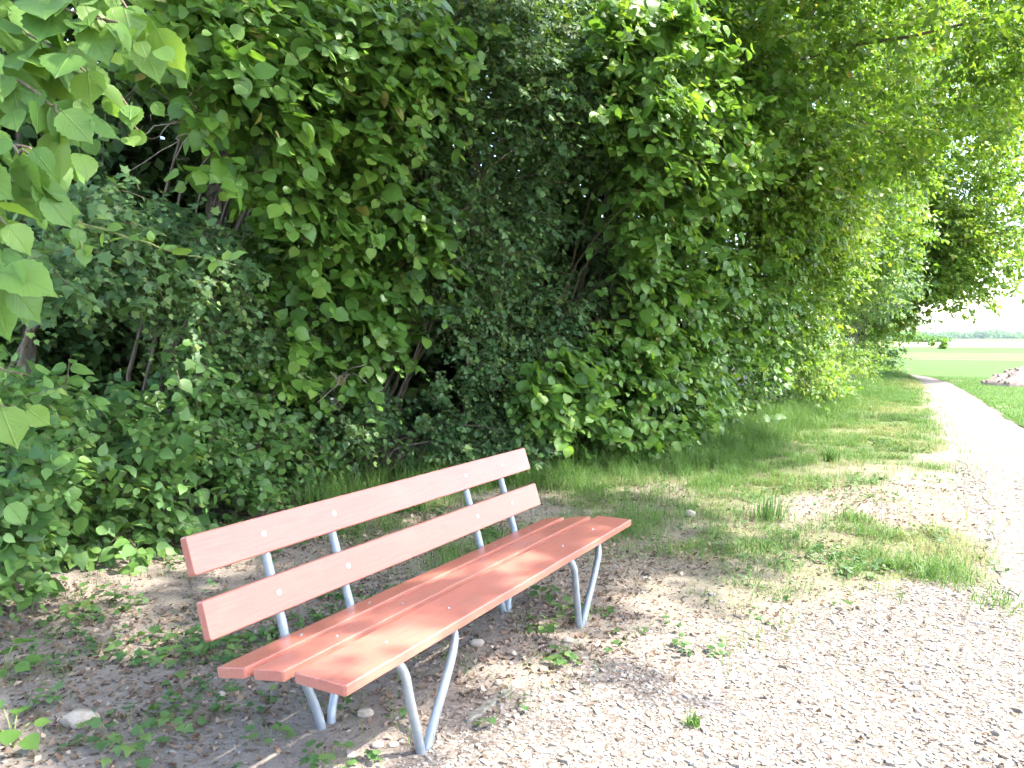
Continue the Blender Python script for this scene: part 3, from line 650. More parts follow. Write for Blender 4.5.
for i, p in enumerate(PLANTS):
    d = p['data']; n = len(d['P']); v = vis[off:off + n]; pxs = pix[off:off + n]; off += n
    root = empty(p['name'], p['base'], p['label'], p['cat'], p['group'])
    Fr = frames(d['D'], d['Nn']); m = M[p['mat']]
    for t in p['trunks']: mobj(p['trunk_name'], tube_mesh(p['trunk_name'], [t], M[p['bark']], 10, p['base']), root)
    for t in p['limbs']: mobj('limb' if p['trunk_name'] == 'trunk' else 'stem', tube_mesh('limb', [t], M['bark'], 6, p['base']), root)
    single = np.zeros(n, bool)
    if p['singles']:
        c_ = np.nonzero(v)[0]; c_ = c_[np.argsort(-pxs[c_])][:p['singles']]; single[c_] = True
    rest = ~single
    deep_ = rest & ~frontal[off - n:off] if p['tpl'] != 'blob' else np.zeros(n, bool)
    for nm_, tp_, sel in ((p['crown_name'], p['tpl'], rest & ~deep_), ('inner_foliage', 'blob', deep_)):
        if sel.any(): cr = mobj(nm_, leaf_mesh(nm_, tp_, d['P'][sel], Fr[sel], d['S'][sel] * (1.12 if tp_ != p['tpl'] else 1), d['tint'][sel], m, p['base']), root); cr['kind'] = 'stuff'
    tw = d['tw']; tw = tw[rng.random(len(tw)) < p['twig_keep']]
    if len(tw): t_ = mobj('twigs', twig_mesh('twigs', tw, p['twig_r'], M[p['twig_mat']], p['base']), root); t_['kind'] = 'stuff'
    if single.any():
        vars_ = []; stpl = {'hazel': 'hazel_hi'}.get(p['tpl'], p['tpl'])
        for (V, T) in TPL[stpl]:
            for tv in (.15, .35, .5, .65, .85): vars_.append((tv, mesh('leaf', V, T, mat=m, attrs={'tint': ('FLOAT', np.full(len(V), tv))})))
        tv_all = np.array([.15, .35, .5, .65, .85])
        for j in np.nonzero(single)[0]:
            k = int(np.argmin(np.abs(tv_all - d['tint'][j]))); me = vars_[int(rng.integers(0, len(TPL[stpl]))) * 5 + k][1]
            o = bpy.data.objects.new('leaf', me); R4 = np.eye(4); R4[:3, :3] = Fr[j].T * d['S'][j]; R4[:3, 3] = d['P'][j] - p['base']
            o.parent = root; o.matrix_basis = Matrix(R4.tolist()); COL.objects.link(o); N_SINGLE += 1
print('leaves', len(allP), 'single', N_SINGLE)

# ------------------------------------------------------------------ the bench
BY0, BY1 = 1.6934, 4.0605
bench = empty('park_bench', (-1.75, 2.877, 0), 'long red-brown wooden bench with galvanised tube legs on the gravel edge', 'bench')
BB = np.array([-1.75, 2.877, 0])
def plank(name, a, b, c, seed, round_ends=False):
    """board whose end section has corners a (top back), b (top front) and thickness c; slightly eased edges, runs along y"""
    a = np.array(a); b = np.array(b); u = b - a; w = np.linalg.norm(u); u /= w; n = np.array([-u[1], u[0]])
    if n[1] < 0 and abs(u[0]) > .5: n = -n
    e = .004
    sec = [(e, 0), (w - e, 0), (w, -e), (w, -c + e), (w - e, -c), (e, -c), (0, -c + e), (0, -e)]
    sec = np.array([a + u * s + n * t for s, t in sec])
    ys = np.concatenate([[BY0, BY0 + .004], np.linspace(BY0 + .3, BY1 - .3, 7), [BY1 - .004, BY1]])
    r = np.random.default_rng(seed); V = []
    cen = sec.mean(0)
    for k, y in enumerate(ys):
        s = cen + (sec - cen) * (1 - (.0035 / c * 2 * .5 if k in (0, len(ys) - 1) else 0)) + r.normal(0, .0006, 2)
        V += [(p[0], y, p[1]) for p in s]
    V = np.array(V); m = 8; i = np.arange(len(ys) - 1)[:, None] * m; j = np.arange(m)[None]; j2 = (j + 1) % m
    Q = np.stack([i + j, i + j2, i + m + j2, i + m + j], -1).reshape(-1, 4)
    T = [[0, k, k + 1] for k in range(1, m - 1)] + [[(len(ys) - 1) * m, (len(ys) - 1) * m + k + 1, (len(ys) - 1) * m + k] for k in range(1, m - 1)]
    ce = np.array([cen[0], (BY0 + BY1) / 2, cen[1]])
    me = mesh(name, V - ce, np.array(T), Q, M['wood'], smooth=False)
    return mobj(name, me, bench, ce - BB), a, u, w, n, ce
BOLT_Y = (2.009, 2.382, 3.376, 3.747)
def bolt_mesh(n3, r=.0105, mat='bolt'):
    q = Vector(n3).to_track_quat('Z', 'Y').to_matrix(); ang = np.arange(12) * 2 * np.pi / 12
    rings = [(r * 1.25, -.002), (r * 1.25, .0012), (r, .0014), (r * .85, .0042), (r * .4, .0058)]
    V = np.concatenate([np.stack([rr * np.cos(ang), rr * np.sin(ang), 0 * ang + z], 1) for rr, z in rings]) @ np.array(q).T
    i = np.arange(4)[:, None] * 12; j = np.arange(12)[None]; j2 = (j + 1) % 12
    Q = np.stack([i + j, i + j2, i + 12 + j2, i + 12 + j], -1).reshape(-1, 4)
    T = np.array([[48, 48 + k, 48 + k + 1] for k in range(1, 11)])
    return mesh('bolt', V, T, Q, M[mat])
for nm, a, b, th, sd in (('backrest_slat', (-2.143, .7889), (-2.1011, .6642), .0343, 1), ('backrest_slat', (-2.0723, .586), (-2.0331, .4597), .0343, 2),
                         ('seat_slat', (-2.0149, .3773), (-1.8858, .4022), .034, 3), ('seat_slat', (-1.8526, .4047), (-1.7207, .4263), .034, 4), ('seat_slat', (-1.6771, .4333), (-1.4739, .4341), .0342, 5)):
    a_, b_ = np.array(a), np.array(b)
    if nm == 'backrest_slat': o, a0, u, w, n, ce = plank(nm, a_, b_, th, sd)
    else: o, a0, u, w, n, ce = plank(nm, a_, b_, th, sd)
    bm = bolt_mesh((n[0], 0, n[1]), .009 if nm == 'backrest_slat' else .006, 'bolt' if nm == 'backrest_slat' else 'zinc')
    for y in BOLT_Y:
        p = a0 + u * w * (.48 if nm == 'backrest_slat' else .5) + n * (.0005 if nm == 'backrest_slat' else -.0015)
        mobj('bolt', bm, o, np.array([p[0], y, p[1]]) - ce)
TR = .0168
def gtube(name, ctrl, n=26):
    P = curve_pts(ctrl, n); me = tube_mesh(name, [(P - BB, TR)], M['zinc'], 12); mobj(name, me, bench)
for y0, y1, fb0, fb1, rb0, rb1 in ((2.03, 2.385, 2.15, 2.187, 2.11, 2.185), (3.40, 3.765, 3.50, 3.545, 3.48, 3.55)):
    for yt, yf, yr in ((y0, fb0, rb0), (y1, fb1, rb1)):
        # back post: behind the slats, down to the ground
        gtube('back_post', [(-2.176, yt, .765), (-2.148, yt, .68), (-2.066, yt, .42), (-2.048, yt, .36), (-2.03, yt + (yr - yt) * .12, .30), (-1.97, yr, .05), (-1.945, yr + (yr - yt) * .1, -.12)])
        # front leg: runs under the seat, bends down and meets its twin at the ground
        gtube('front_leg', [(-2.04, yt, .335), (-1.9, yt, .345), (-1.72, yt, .372), (-1.6, yt, .378), (-1.552, yt + (yf - yt) * .05, .362), (-1.532, yt + (yf - yt) * .18, .315), (-1.532, yt + (yf - yt) * .35, .24), (-1.54, yf, .0), (-1.545, yf + (yf - yt) * .1, -.1)], 34)

# ------------------------------------------------------------------ hazel branches reaching in from the left, close to the camera
near = empty('hazel_branch', (-2.9, .55, 0), 'big serrated hazel leaves on branches reaching in at the upper left corner', 'branch')
NB = np.array([-2.9, .55, 0])
HI = []
for k in range(len(TPL['hazel_hi'])):
    V, T = TPL['hazel_hi'][k]
    pet, pt, pq = tubes([(np.array([[0, -.32, .02], [0, -.15, .015], [0, .02, 0]]), np.array([.010, .011, .012]))], 4)
    nv = len(V)
    for tv in (.12, .3, .45, .6, .75, .9):
        HI.append((k, tv, mesh('leaf', np.concatenate([V, pet]), np.concatenate([T, pt + nv]), pq + nv, M['hazel_near'],
                   {'tint': ('FLOAT', np.full(nv + len(pet), tv)), 'luv': ('FLOAT2', np.concatenate([V[:, :2], np.tile([[.5, .0]], (len(pet), 1))]))})))
def near_leaf(P, d, nor, s, tv, parent=near, base=NB):
    ks = [h for h in HI if abs(h[1] - tv) < .16] or HI
    me = ks[int(rng.integers(0, len(ks)))][2]
    Fr = frames(np.asarray(d)[None], np.asarray(nor)[None])[0]
    o = bpy.data.objects.new('leaf', me); R4 = np.eye(4); R4[:3, :3] = Fr.T * s; R4[:3, 3] = P + nrm(np.asarray(d)) * s * .3 - base
    o.parent = parent; o.matrix_basis = Matrix(R4.tolist()); COL.objects.link(o)
def near_branch(ctrl, r0, nleaf, size, dens_from=.0, mat='twig', droop=.6, spread=.08, tint=(.7, .17)):
    pts = at_depth(np.array([c[0] for c in ctrl], float), np.array([c[1] for c in ctrl], float), np.array([c[2] for c in ctrl], float))
    P = curve_pts(pts, 24, .004); rad = np.linspace(r0, .0018, 24)
    foot = NB + np.array([*rng.normal(0, .06, 2), -.05]); mobj('stem', tube_mesh('stem', [(curve_pts([foot, foot * .6 + pts[0] * .4 + [0, 0, .25], foot * .2 + pts[0] * .8 + [0, 0, .12], pts[0]], 12), np.linspace(.014, r0, 12))], M['bark'], 7, NB), near)
    mobj('stem', tube_mesh('stem', [(P, rad)], M[mat], 6, NB), near)
    nleaf = int(nleaf * 1.45)
    for q in range(nleaf):
        t = dens_from + (1 - dens_from) * (q + rng.uniform(.1, .9)) / nleaf; f = t * 23; k = int(min(f, 22)); p = P[k] + (P[k + 1] - P[k]) * (f - k)
        tan = nrm(P[min(k + 2, 23)] - P[k]); sd = nrm(np.cross(tan, [0, 0, 1])) * (1 if q % 2 else -1)
        d = nrm(tan * .5 + sd * rng.uniform(.3, .9) + np.array([0, 0, -droop * rng.uniform(.5, 1.6)]) + rng.normal(0, .25, 3))
        nor = np.array([.35, -.5, .6]) + rng.normal(0, .33, 3)
        s = size * rng.uniform(.6, 1.2) * (.75 if t > .9 else 1)
        near_leaf(p + rng.normal(0, spread * .3, 3), d, nor, s, float(np.clip(rng.normal(*tint), .1, .92)))
for _rep in (0, 1): near_branch([(-260 + 40 * _rep, -160 + 50 * _rep, 1.7), (-90, -70, 1.6), (40, 0, 1.55), (118, 22, 1.5)], .008, 15, .092)
near_branch([(-260, -60, 1.75), (-80, -10, 1.65), (20, 30, 1.6), (85, 72, 1.55)], .007, 24, .10)
near_branch([(-240, 20, 1.6), (-60, 60, 1.5), (30, 90, 1.5), (70, 120, 1.5)], .007, 22, .085)
near_branch([(-240, -220, 1.8), (-40, -120, 1.75), (60, -40, 1.7), (128, 10, 1.7), (135, 40, 1.7)], .007, 26, .085)
near_branch([(-200, 60, 1.45), (-60, 110, 1.4), (10, 145, 1.4), (52, 168, 1.4)], .007, 20, .08)
near_branch([(-220, 120, 1.4), (-80, 170, 1.35), (-20, 205, 1.32), (18, 232, 1.3)], .006, 16, .09)
near_branch([(-220, 190, 1.3), (-90, 225, 1.25), (-30, 255, 1.2), (12, 275, 1.2)], .006, 14, .088, tint=(.68, .12))
near_branch([(-200, 300, 1.6), (-80, 345, 1.6), (-20, 362, 1.6), (22, 374, 1.6)], .005, 8, .075, tint=(.62, .2))
near_branch([(-200, 360, 1.7), (-80, 385, 1.7), (-10, 400, 1.7), (24, 412, 1.7)], .005, 8, .075)
near_branch([(-200, 420, 1.35), (-90, 450, 1.35), (-45, 470, 1.35), (-8, 480, 1.35)], .005, 6, .085, tint=(.62, .12))
near_branch([(-240, 100, 1.9), (-60, 130, 1.85), (30, 150, 1.8), (92, 160, 1.8)], .006, 13, .07)
near_branch([(-240, -40, 2.1), (-40, 20, 2.0), (60, 55, 1.95), (120, 95, 1.9), (138, 130, 1.9)], .006, 14, .06, droop=.4)
# climbing vine: thin yellowish shoot with small leaves
vine = empty('clematis_shoot', (-2.9, .55, 0), 'thin pale green climbing shoot with tiny leaves stretching out below the hazel leaves', 'climber')
vp = at_depth(np.array([-160., -40, 40, 120, 180, 236.]), np.array([190., 205, 214, 235, 252, 265]), np.array([1.5, 1.55, 1.6, 1.62, 1.65, 1.68]))
for v_ in (vp, ): mobj('stem', tube_mesh('stem', [(curve_pts([NB + [0, 0, -.03], NB * .5 + v_[0] * .5 + [-.1, 0, .1], v_[0]], 12), np.linspace(.005, .0035, 12))], M['green_twig'], 6, NB), vine)
VP_ = curve_pts(vp, 30, .002); mobj('stem', tube_mesh('stem', [(VP_, np.linspace(.0035, .0012, 30))], M['green_twig'], 6, NB), vine)
vp2 = at_depth(np.array([-159., -40, 20, 60, 80, 84.]), np.array([189., 178, 190, 205, 235, 262]), np.array([1.5, 1.5, 1.5, 1.5, 1.5, 1.5]))
VP2 = curve_pts(vp2, 24, .002); mobj('stem', tube_mesh('stem', [(VP2, np.linspace(.003, .001, 24))], M['green_twig'], 6, NB), vine)
for PP, n_ in ((VP_, 26), (VP2, 16)):
    for q in range(n_):
        k = int(np.clip(len(PP) * (.15 + .85 * (q + rng.random()) / n_), 0, len(PP) - 2))
        d = nrm(rng.normal(0, .7, 3) + np.array([.2, 0, -.35])); near_leaf(PP[k], d, np.array([.2, -.4, .7]) + rng.normal(0, .4, 3), rng.uniform(.018, .045), float(rng.uniform(.5, .9)), vine)
# broad weed leaves at the lower left edge
for lab, px, py, dp, n_, s in (('broad-leaved weed with pale young leaves at the left edge near the bottom', 14, 722, 2.05, 6, .075), ('tall broad-leaved weed at the left edge above the stone', 4, 650, 2.35, 8, .085)):
    g0 = on_ground(px, py + 28); w_ = empty('broad_weed', (g0[0], g0[1], ground_z(g0[0], g0[1])), lab, 'weed'); wb = np.array(w_.location)
    for q in range(n_):
        a = q * 2.4 + rng.uniform(-.3, .3); hgt = rng.uniform(.05, .15); tip = wb + np.array([.05 * math.cos(a), .05 * math.sin(a), hgt])
        mobj('stem', tube_mesh('stem', [(curve_pts([wb, (wb + tip) / 2 + [0, 0, .02], tip], 6), np.linspace(.003, .0018, 6))], M['green_twig'], 5, wb), w_)
        near_leaf(tip, np.array([math.cos(a), math.sin(a), -.15]), np.array([0, -.2, 1]) + rng.normal(0, .2, 3), s * rng.uniform(.7, 1.1), float(rng.uniform(.3, .7)), w_, wb)

# ------------------------------------------------------------------ bare dead twigs in the hedge gaps
def dead_twigs(name, label, px, py, off, n_, length, spread_dir):
    P0, _ = hedge_pt(px, py, off); P0 = P0[0]; e = empty(name, P0, label, 'branch')
    for q in range(n_):
        d = nrm(np.asarray(spread_dir) + rng.normal(0, .45, 3)); L = length * rng.uniform(.5, 1.1)
        c_ = [P0 + rng.normal(0, .02, 3), P0 + d * L * .4 + rng.normal(0, .04, 3), P0 + d * L * .75 + rng.normal(0, .05, 3), P0 + d * L + rng.normal(0, .08, 3)]
        mobj('twig', tube_mesh('twig', [(curve_pts(c_, 10, .006), np.linspace(.006, .0018, 10))], M['dead_twig'], 5, P0), e)
dead_twigs('dead_branch', 'bare grey twigs fanning out in the hedge middle above the bench', 428, 222, .12, 9, .55, (.5, .75, .12))
dead_twigs('dead_branch', 'bare brown twigs hanging in the dark gap beside the ivy trunk', 205, 130, .1, 7, .6, (-.5, -.6, .1))
dead_twigs('dead_branch', 'tangle of dry twigs left of the dark hollow above the backrest', 345, 375, .3, 10, .4, (.3, -.2, -.5))
dead_twigs('dead_branch', 'short bare twigs in the shade of the lime bush', 650, 165, .3, 6, .4, (.2, -.6, .3))

# ------------------------------------------------------------------ stones
def stone_me(name, sx, sy, sz, seed, mat, sub=2):
    r = np.random.default_rng(seed); import bmesh
    bm = bmesh.new(); bmesh.ops.create_icosphere(bm, subdivisions=sub, radius=1)
    pl = [(nrm(r.normal(size=3)), r.uniform(.72, .97)) for _ in range(7)]
    for v in bm.verts:
        p = np.array(v.co)
        for nn, dd in pl:
            s_ = p @ nn
            if s_ > dd: p = p - nn * (s_ - dd) * .9
        p = p * (1 + r.normal(0, .008)); v.co = (p[0] * sx, p[1] * sy, p[2] * sz)
    me = bpy.data.meshes.new(name); bm.to_mesh(me); bm.free(); me.materials.append(mat)
    if 'tint' not in me.attributes:
        a = me.attributes.new('tint', 'FLOAT', 'POINT'); a.data.foreach_set('value', np.full(len(me.vertices), float(r.uniform(.5, .95)), np.float32))
    return me
STONES = [(80, 728, .058, .036, 'large pale boulder-like stone on the bare ground at lower left'), (365, 716, .030, .02, 'greyish flat stone under the bench near its left rear legs'), (378, 747, .020, .013, 'pale stone just left of the left front leg'),
          (393, 746, .018, .008, 'small yellowish flat stone beside the left front leg'), (478, 646, .030, .022, 'pale round stone under the seat right of the left front leg'), (498, 685, .019, .015, 'bright white stone in front of the concrete strip end'),
          (514, 655, .016, .012, 'small stone in the litter under the middle of the bench'), (511, 665, .011, .008, 'tiny white stone below the one under the bench middle'), (543, 671, .019, .013, 'white stone beside the leafy weed in front of the bench'),
          (567, 642, .022, .015, 'white stone behind the leafy weed in front of the bench'), (483, 692, .012, .008, 'tiny pale pebble left of the bright white stone'), (545, 688, .014, .009, 'small white stone right of the concrete strip'),
          (690, 516, .04, .035, 'lone whitish stone in the grass beyond the right end of the bench'), (222, 697, .018, .012, 'yellowish stone in the sun strip left of the bench'), (346, 632, .02, .014, 'pale stone on the ground seen under the lower backrest slat'),
          (210, 640, .035, .02, 'greenish stone on the bare ground left of the seat end')]
for k, (px, py, s, hz, lab) in enumerate(STONES):
    g0 = on_ground(px, py); z0 = float(ground_z(g0[0], g0[1]))
    o = mobj('stone', stone_me('stone', s * rng.uniform(.95, 1.25), s * rng.uniform(.8, 1.0), hz, 100 + k, M['stone'], 3), None, (g0[0], g0[1], z0 + hz * .55)); o.rotation_euler = (0, 0, .5)
    tag(o, lab, 'stone', 'loose stones around the bench')
# half-buried concrete strip along the front legs
ca, cb = on_ground(466, 722), on_ground(534, 672)
cd = nrm(cb - ca); cs = np.array([-cd[1], cd[0], 0]); Vv, Qq = [], []
nseg = 14
for k in range(nseg):
    t = k / (nseg - 1); p = ca * (1 - t) + cb * t; w_ = .024 * (1 - .4 * t) * rng.uniform(.6, 1.3) * (.4 if k in (0, nseg - 1) else 1); zt = float(ground_z(p[0], p[1])) + .010 - .006 * t + rng.normal(0, .0025)
    for sgn, z in ((-1, -.05), (-1, zt - .005), (-.8, zt), (.8, zt + rng.normal(0, .001)), (1, zt - .005), (1, -.05)): Vv.append(p + cs * w_ * sgn + np.array([0, 0, z]))
for k in range(nseg - 1):
    for j in range(5): Qq.append([k * 6 + j, k * 6 + j + 1, k * 6 + 7 + j, k * 6 + 6 + j])
tt = [[0, j, j + 1] for j in range(1, 5)] + [[(nseg - 1) * 6, (nseg - 1) * 6 + j + 1, (nseg - 1) * 6 + j] for j in range(1, 5)]
tag(mobj('concrete_strip', mesh('concrete_strip', Vv, np.array(tt), np.array(Qq), M['concrete'], smooth=False)), 'narrow worn concrete strip half buried in gravel before the bench', 'edging')
# rubble heap in the field
hc = np.array([2.45, 28.3]); nx, ny = 60, 40; u, v = np.meshgrid(np.linspace(-1, 1, nx), np.linspace(-1, 1, ny)); X = hc[0] + u * 1.35; Y = hc[1] + v * 1.3
hgt = np.clip(1 - (u ** 2 + v ** 2) ** .8, 0, 1) ** .8 * .56 * (.8 + .4 * fbm(X * 1.7, Y * 1.7, 61)) + (fbm(X * 6, Y * 6, 62) - .5) * .08
Z = np.where(u ** 2 + v ** 2 > .97, -.1, hgt)
i = (np.arange(ny - 1)[:, None] * nx + np.arange(nx - 1)[None]).ravel()
heap = empty('rubble_heap', (hc[0], hc[1], 0), 'low pinkish heap of rubble in the green field by the path', 'rubble heap')
mobj('mound', mesh('mound', np.stack([X - hc[0], Y - hc[1], Z], -1).reshape(-1, 3), quads=np.stack([i, i + 1, i + 1 + nx, i + nx], 1), mat=M['rubble']), heap)
lump = [stone_me('lump', 1, .9, .7, 300 + k, M['rubble'], 1) for k in range(4)]
for k in range(60):
    a = rng.uniform(0, 2 * np.pi); q = rng.uniform(.2, 1.02); uu, vv = q * math.cos(a), q * math.sin(a); s = rng.uniform(.03, .08)
    h_ = float(np.clip(1 - (uu * uu + vv * vv) ** .8, 0, 1) ** .8 * .56)
    o = mobj('lump', lump[k % 4], heap, (uu * 1.35, vv * 1.3, h_ + .02)); o.scale = (s, s, s); o.rotation_euler = (rng.uniform(0, 3), rng.uniform(0, 3), rng.uniform(0, 3))
    if k == 0: heap_first = o

# ------------------------------------------------------------------ scattered ground cover
def frustum_keep(P, margin=60):
    X_, Y_, Z_ = project(P); return ((P - C0) @ FWD > .4) & (X_ > -margin) & (X_ < 1024 + margin) & (Y_ < 768 + margin)
import itertools
cube = np.array(list(itertools.product((-1, 1), repeat=3)), float)
cq = np.array([[0, 1, 3, 2], [4, 6, 7, 5], [0, 4, 5, 1], [2, 3, 7, 6], [0, 2, 6, 4], [1, 5, 7, 3]])
PEB = [cube * (.75 + .25 * np.random.default_rng(k).random((8, 1))) + np.random.default_rng(k + 50).normal(0, .24, (8, 3)) for k in range(8)]
def scatter_pebbles(name, P, s, flat=(.28, .58), tint=None, mat='pebble'):
    n_ = len(P); a = rng.uniform(0, 6.283, n_); tl = rng.normal(0, .16, (n_, 2)); fl = rng.uniform(*flat, n_)
    ca_, sa_ = np.cos(a), np.sin(a); var = rng.integers(0, 8, n_); Vs = np.empty((n_, 8, 3)); el = rng.uniform(.7, 1.3, n_)
    for k in range(8):
        ix = var == k; T = PEB[k][None] * np.stack([s[ix] * el[ix], s[ix] / el[ix], s[ix] * fl[ix]], 1)[:, None]
        T[..., 2] += T[..., 0] * tl[ix, 0:1] + T[..., 1] * tl[ix, 1:2]
        Vs[ix] = np.stack([T[..., 0] * ca_[ix, None] - T[..., 1] * sa_[ix, None], T[..., 0] * sa_[ix, None] + T[..., 1] * ca_[ix, None], T[..., 2]], -1) + P[ix, None]
    Q = (cq[None] + (np.arange(n_) * 8)[:, None, None]).reshape(-1, 4)
    tint = rng.beta(1.7, 1.5, n_) if tint is None else tint
    return mobj(name, mesh(name, Vs.reshape(-1, 3), quads=Q, mat=M[mat], attrs={'tint': ('FLOAT', np.repeat(tint, 8))}, smooth=False))
n_ = 215000; x = rng.uniform(-3.2, 2.0, n_); y = 1.0 + 9.0 * rng.random(n_) ** 1.5; P = np.stack([x, y, ground_z(x, y)], 1)
gm = gravel_mask(x, y); k = frustum_keep(P) & (rng.random(n_) < (.03 + .97 * gm ** 1.3) * np.where(gm > .3, 1, .6)); P = P[k]
s = np.clip(rng.lognormal(math.log(.0046), .45, len(P)), .0025, .015) * (1 + .03 * np.linalg.norm(P[:, :2], axis=1)); big = rng.random(len(s)) < .012; s[big] *= 1.6
P[:, 2] += s * .08
print('pebbles', len(P))
tag(scatter_pebbles('gravel', P, s), 'pale crushed limestone gravel covering the ground before the bench', 'gravel', kind='stuff')
n_ = 22000; x = rng.uniform(-5.2, -.6, n_); y = rng.uniform(.9, 6.5, n_); P = np.stack([x, y, ground_z(x, y)], 1); k = frustum_keep(P) & (rng.random(n_) < (1 - gravel_mask(x, y)) * (.3 + fbm(x * 2, y * 2, 78))); P = P[k]
tag(scatter_pebbles('soil_crumbs', P, np.clip(rng.lognormal(math.log(.0036), .4, len(P)), .002, .012), tint=rng.beta(1.2, 4.0, len(P)) * .8 - .1), 'brown crumbs of soil and grit on the bare ground around the bench', 'soil', kind='stuff')
# dead leaves
n_ = 60000; x = rng.uniform(-5.5, .3, n_); y = rng.uniform(.8, 8.5, n_); P = np.stack([x, y, ground_z(x, y)], 1); gm = gravel_mask(x, y)
den = (1 - gm * .93) * (.25 + 1.0 * sm(.35, .6, fbm(x * 1.6, y * 1.6, 71))) * np.where(y > 5.5, .5, 1); k = frustum_keep(P) & (rng.random(n_) < den * .8); P = P[k]; m_ = len(P); P[:, 2] += .004
D = np.stack([rng.normal(size=m_), rng.normal(size=m_), rng.normal(0, .18, m_)], 1)
tag(mobj('leaf_litter', leaf_mesh('leaf_litter', 'litter', P, frames(D, np.array([0, 0, 1.0]) + rng.normal(0, .35, (m_, 3))), rng.uniform(.008, .034, m_), rng.beta(1.3, 1.9, m_), M['litter'])), 'brown dead leaves lying on the soil under and behind the bench', 'dead leaves', kind='stuff')
# grass: bent blades
def blades(name, P, h, w, tint, lean=.5, mat='grass'):
    n_ = len(P); a = rng.uniform(0, 6.283, n_); dr = np.stack([np.cos(a), np.sin(a), 0 * a], 1); sd = np.stack([-np.sin(a), np.cos(a), 0 * a], 1); le = lean * rng.uniform(.2, 1.6, n_)
    rows = []
    for t, ww in ((0, 1), (.55, .8)):
        c_ = P + dr * (h * le * t * t)[:, None] + np.array([0, 0, 1]) * (h * t * (1 - .3 * le * t))[:, None]
        rows += [c_ - sd * (w * ww)[:, None], c_ + sd * (w * ww)[:, None]]
    rows.append(P + dr * (h * le)[:, None] + np.array([0, 0, 1]) * np.maximum(h * (1 - .45 * le), .1 * h)[:, None])
    V = np.stack(rows, 1); o5 = (np.arange(n_) * 5)[:, None, None]
    Q = (np.array([[0, 1, 3, 2]])[None] + o5).reshape(-1, 4); T = (np.array([[2, 3, 4]])[None] + o5).reshape(-1, 3)
    return mesh(name, V.reshape(-1, 3), T, Q, M[mat], {'tint': ('FLOAT', np.repeat(tint, 5))})
n_ = 500000; y = 3.2 + 31 * rng.random(n_) ** 1.9; x = hedge_x(y) - .4 + (path_l(y) - hedge_x(y) + .6) * rng.random(n_); P = np.stack([x, y, ground_z(x, y)], 1)
gm = grass_mask(x, y); tuft = sm(.3, .7, fbm(x * 5, y * 5, 81, 2)); k = frustum_keep(P) & (rng.random(n_) < (gm * .75 + .04 * sm(4.6, 6.2, y)) * (.12 + .9 * tuft)); P = P[k]; x, y = P[:, 0], P[:, 1]; tuft = tuft[k]; m_ = len(P)
hh = (.035 + .065 * tuft + .2 * sm(1.5, .0, x - hedge_x(y)) + .09 * sm(-1.5, -2.3, x) * sm(4.8, 6, y)) * rng.uniform(.5, 1.4, m_); dry = sm(.40, .6, fbm(x * 1.2, y * 1.2, 91)) * sm(-2.0, -.7, x)
tint = np.clip(rng.normal(.46, .17, m_) + .38 * dry, 0, 1)
print('blades', m_)
tag(mobj('grass', blades('grass', P, hh, .0011 * rng.uniform(.6, 1.6, m_) * (1 + .07 * y), tint, .9)), 'patchy green grass on the verge between hedge and path', 'grass', kind='stuff')
# sparse weeds and grass around the bench
n_ = 12500; x = rng.uniform(-5.0, .4, n_); y = rng.uniform(1.0, 12, n_); P = np.stack([x, y, ground_z(x, y)], 1); den = sm(.5, .68, fbm(x * 1.7, y * 1.7, 95)) * (1 - gravel_mask(x, y)) * (.25 + .75 * sm(-1.9, -2.4, x) * sm(6.5, 5.5, y) + .3 * grass_mask(x, y)) * (1 - .8 * np.exp(-(((x + 3.5) / .6) ** 2 + ((y - 2.9) / .9) ** 2)))
k = frustum_keep(P) & (rng.random(n_) < den); P = P[k]; m_ = len(P); print('weeds', m_)
q = 5; Pl = np.repeat(P, q, 0) + np.stack([*rng.normal(0, .022, (2, m_ * q)), rng.uniform(.008, .05, m_ * q)], 1); D = np.stack([*rng.normal(0, 1, (2, m_ * q)), rng.normal(.0, .3, m_ * q)], 1)
tag(mobj('ground_weeds', leaf_mesh('ground_weeds', 'maple', Pl, frames(D, np.array([0, 0, 1.0]) + rng.normal(0, .3, (m_ * q, 3))), rng.uniform(.018, .042, m_ * q), np.clip(rng.normal(.4, .2, m_ * q), 0, 1), M['weed'])), 'small green weeds scattered over the soil around the bench', 'weeds', kind='stuff')
n_ = 30000; x = rng.uniform(-5.0, -.4, n_); y = rng.uniform(1.0, 7, n_); P = np.stack([x, y, ground_z(x, y)], 1); den = sm(.52, .72, fbm(x * 2.1, y * 2.1, 97)) * (1 - gravel_mask(x, y)) * .5
k = frustum_keep(P) & (rng.random(n_) < den); P = P[k]; m_ = len(P)
tag(mobj('thin_grass', blades('thin_grass', P, rng.uniform(.03, .12, m_), .0014 * rng.uniform(.7, 1.4, m_), np.clip(rng.normal(.5, .25, m_), 0, 1), .9)), 'thin scattered grass blades around and behind the bench', 'grass', kind='stuff')
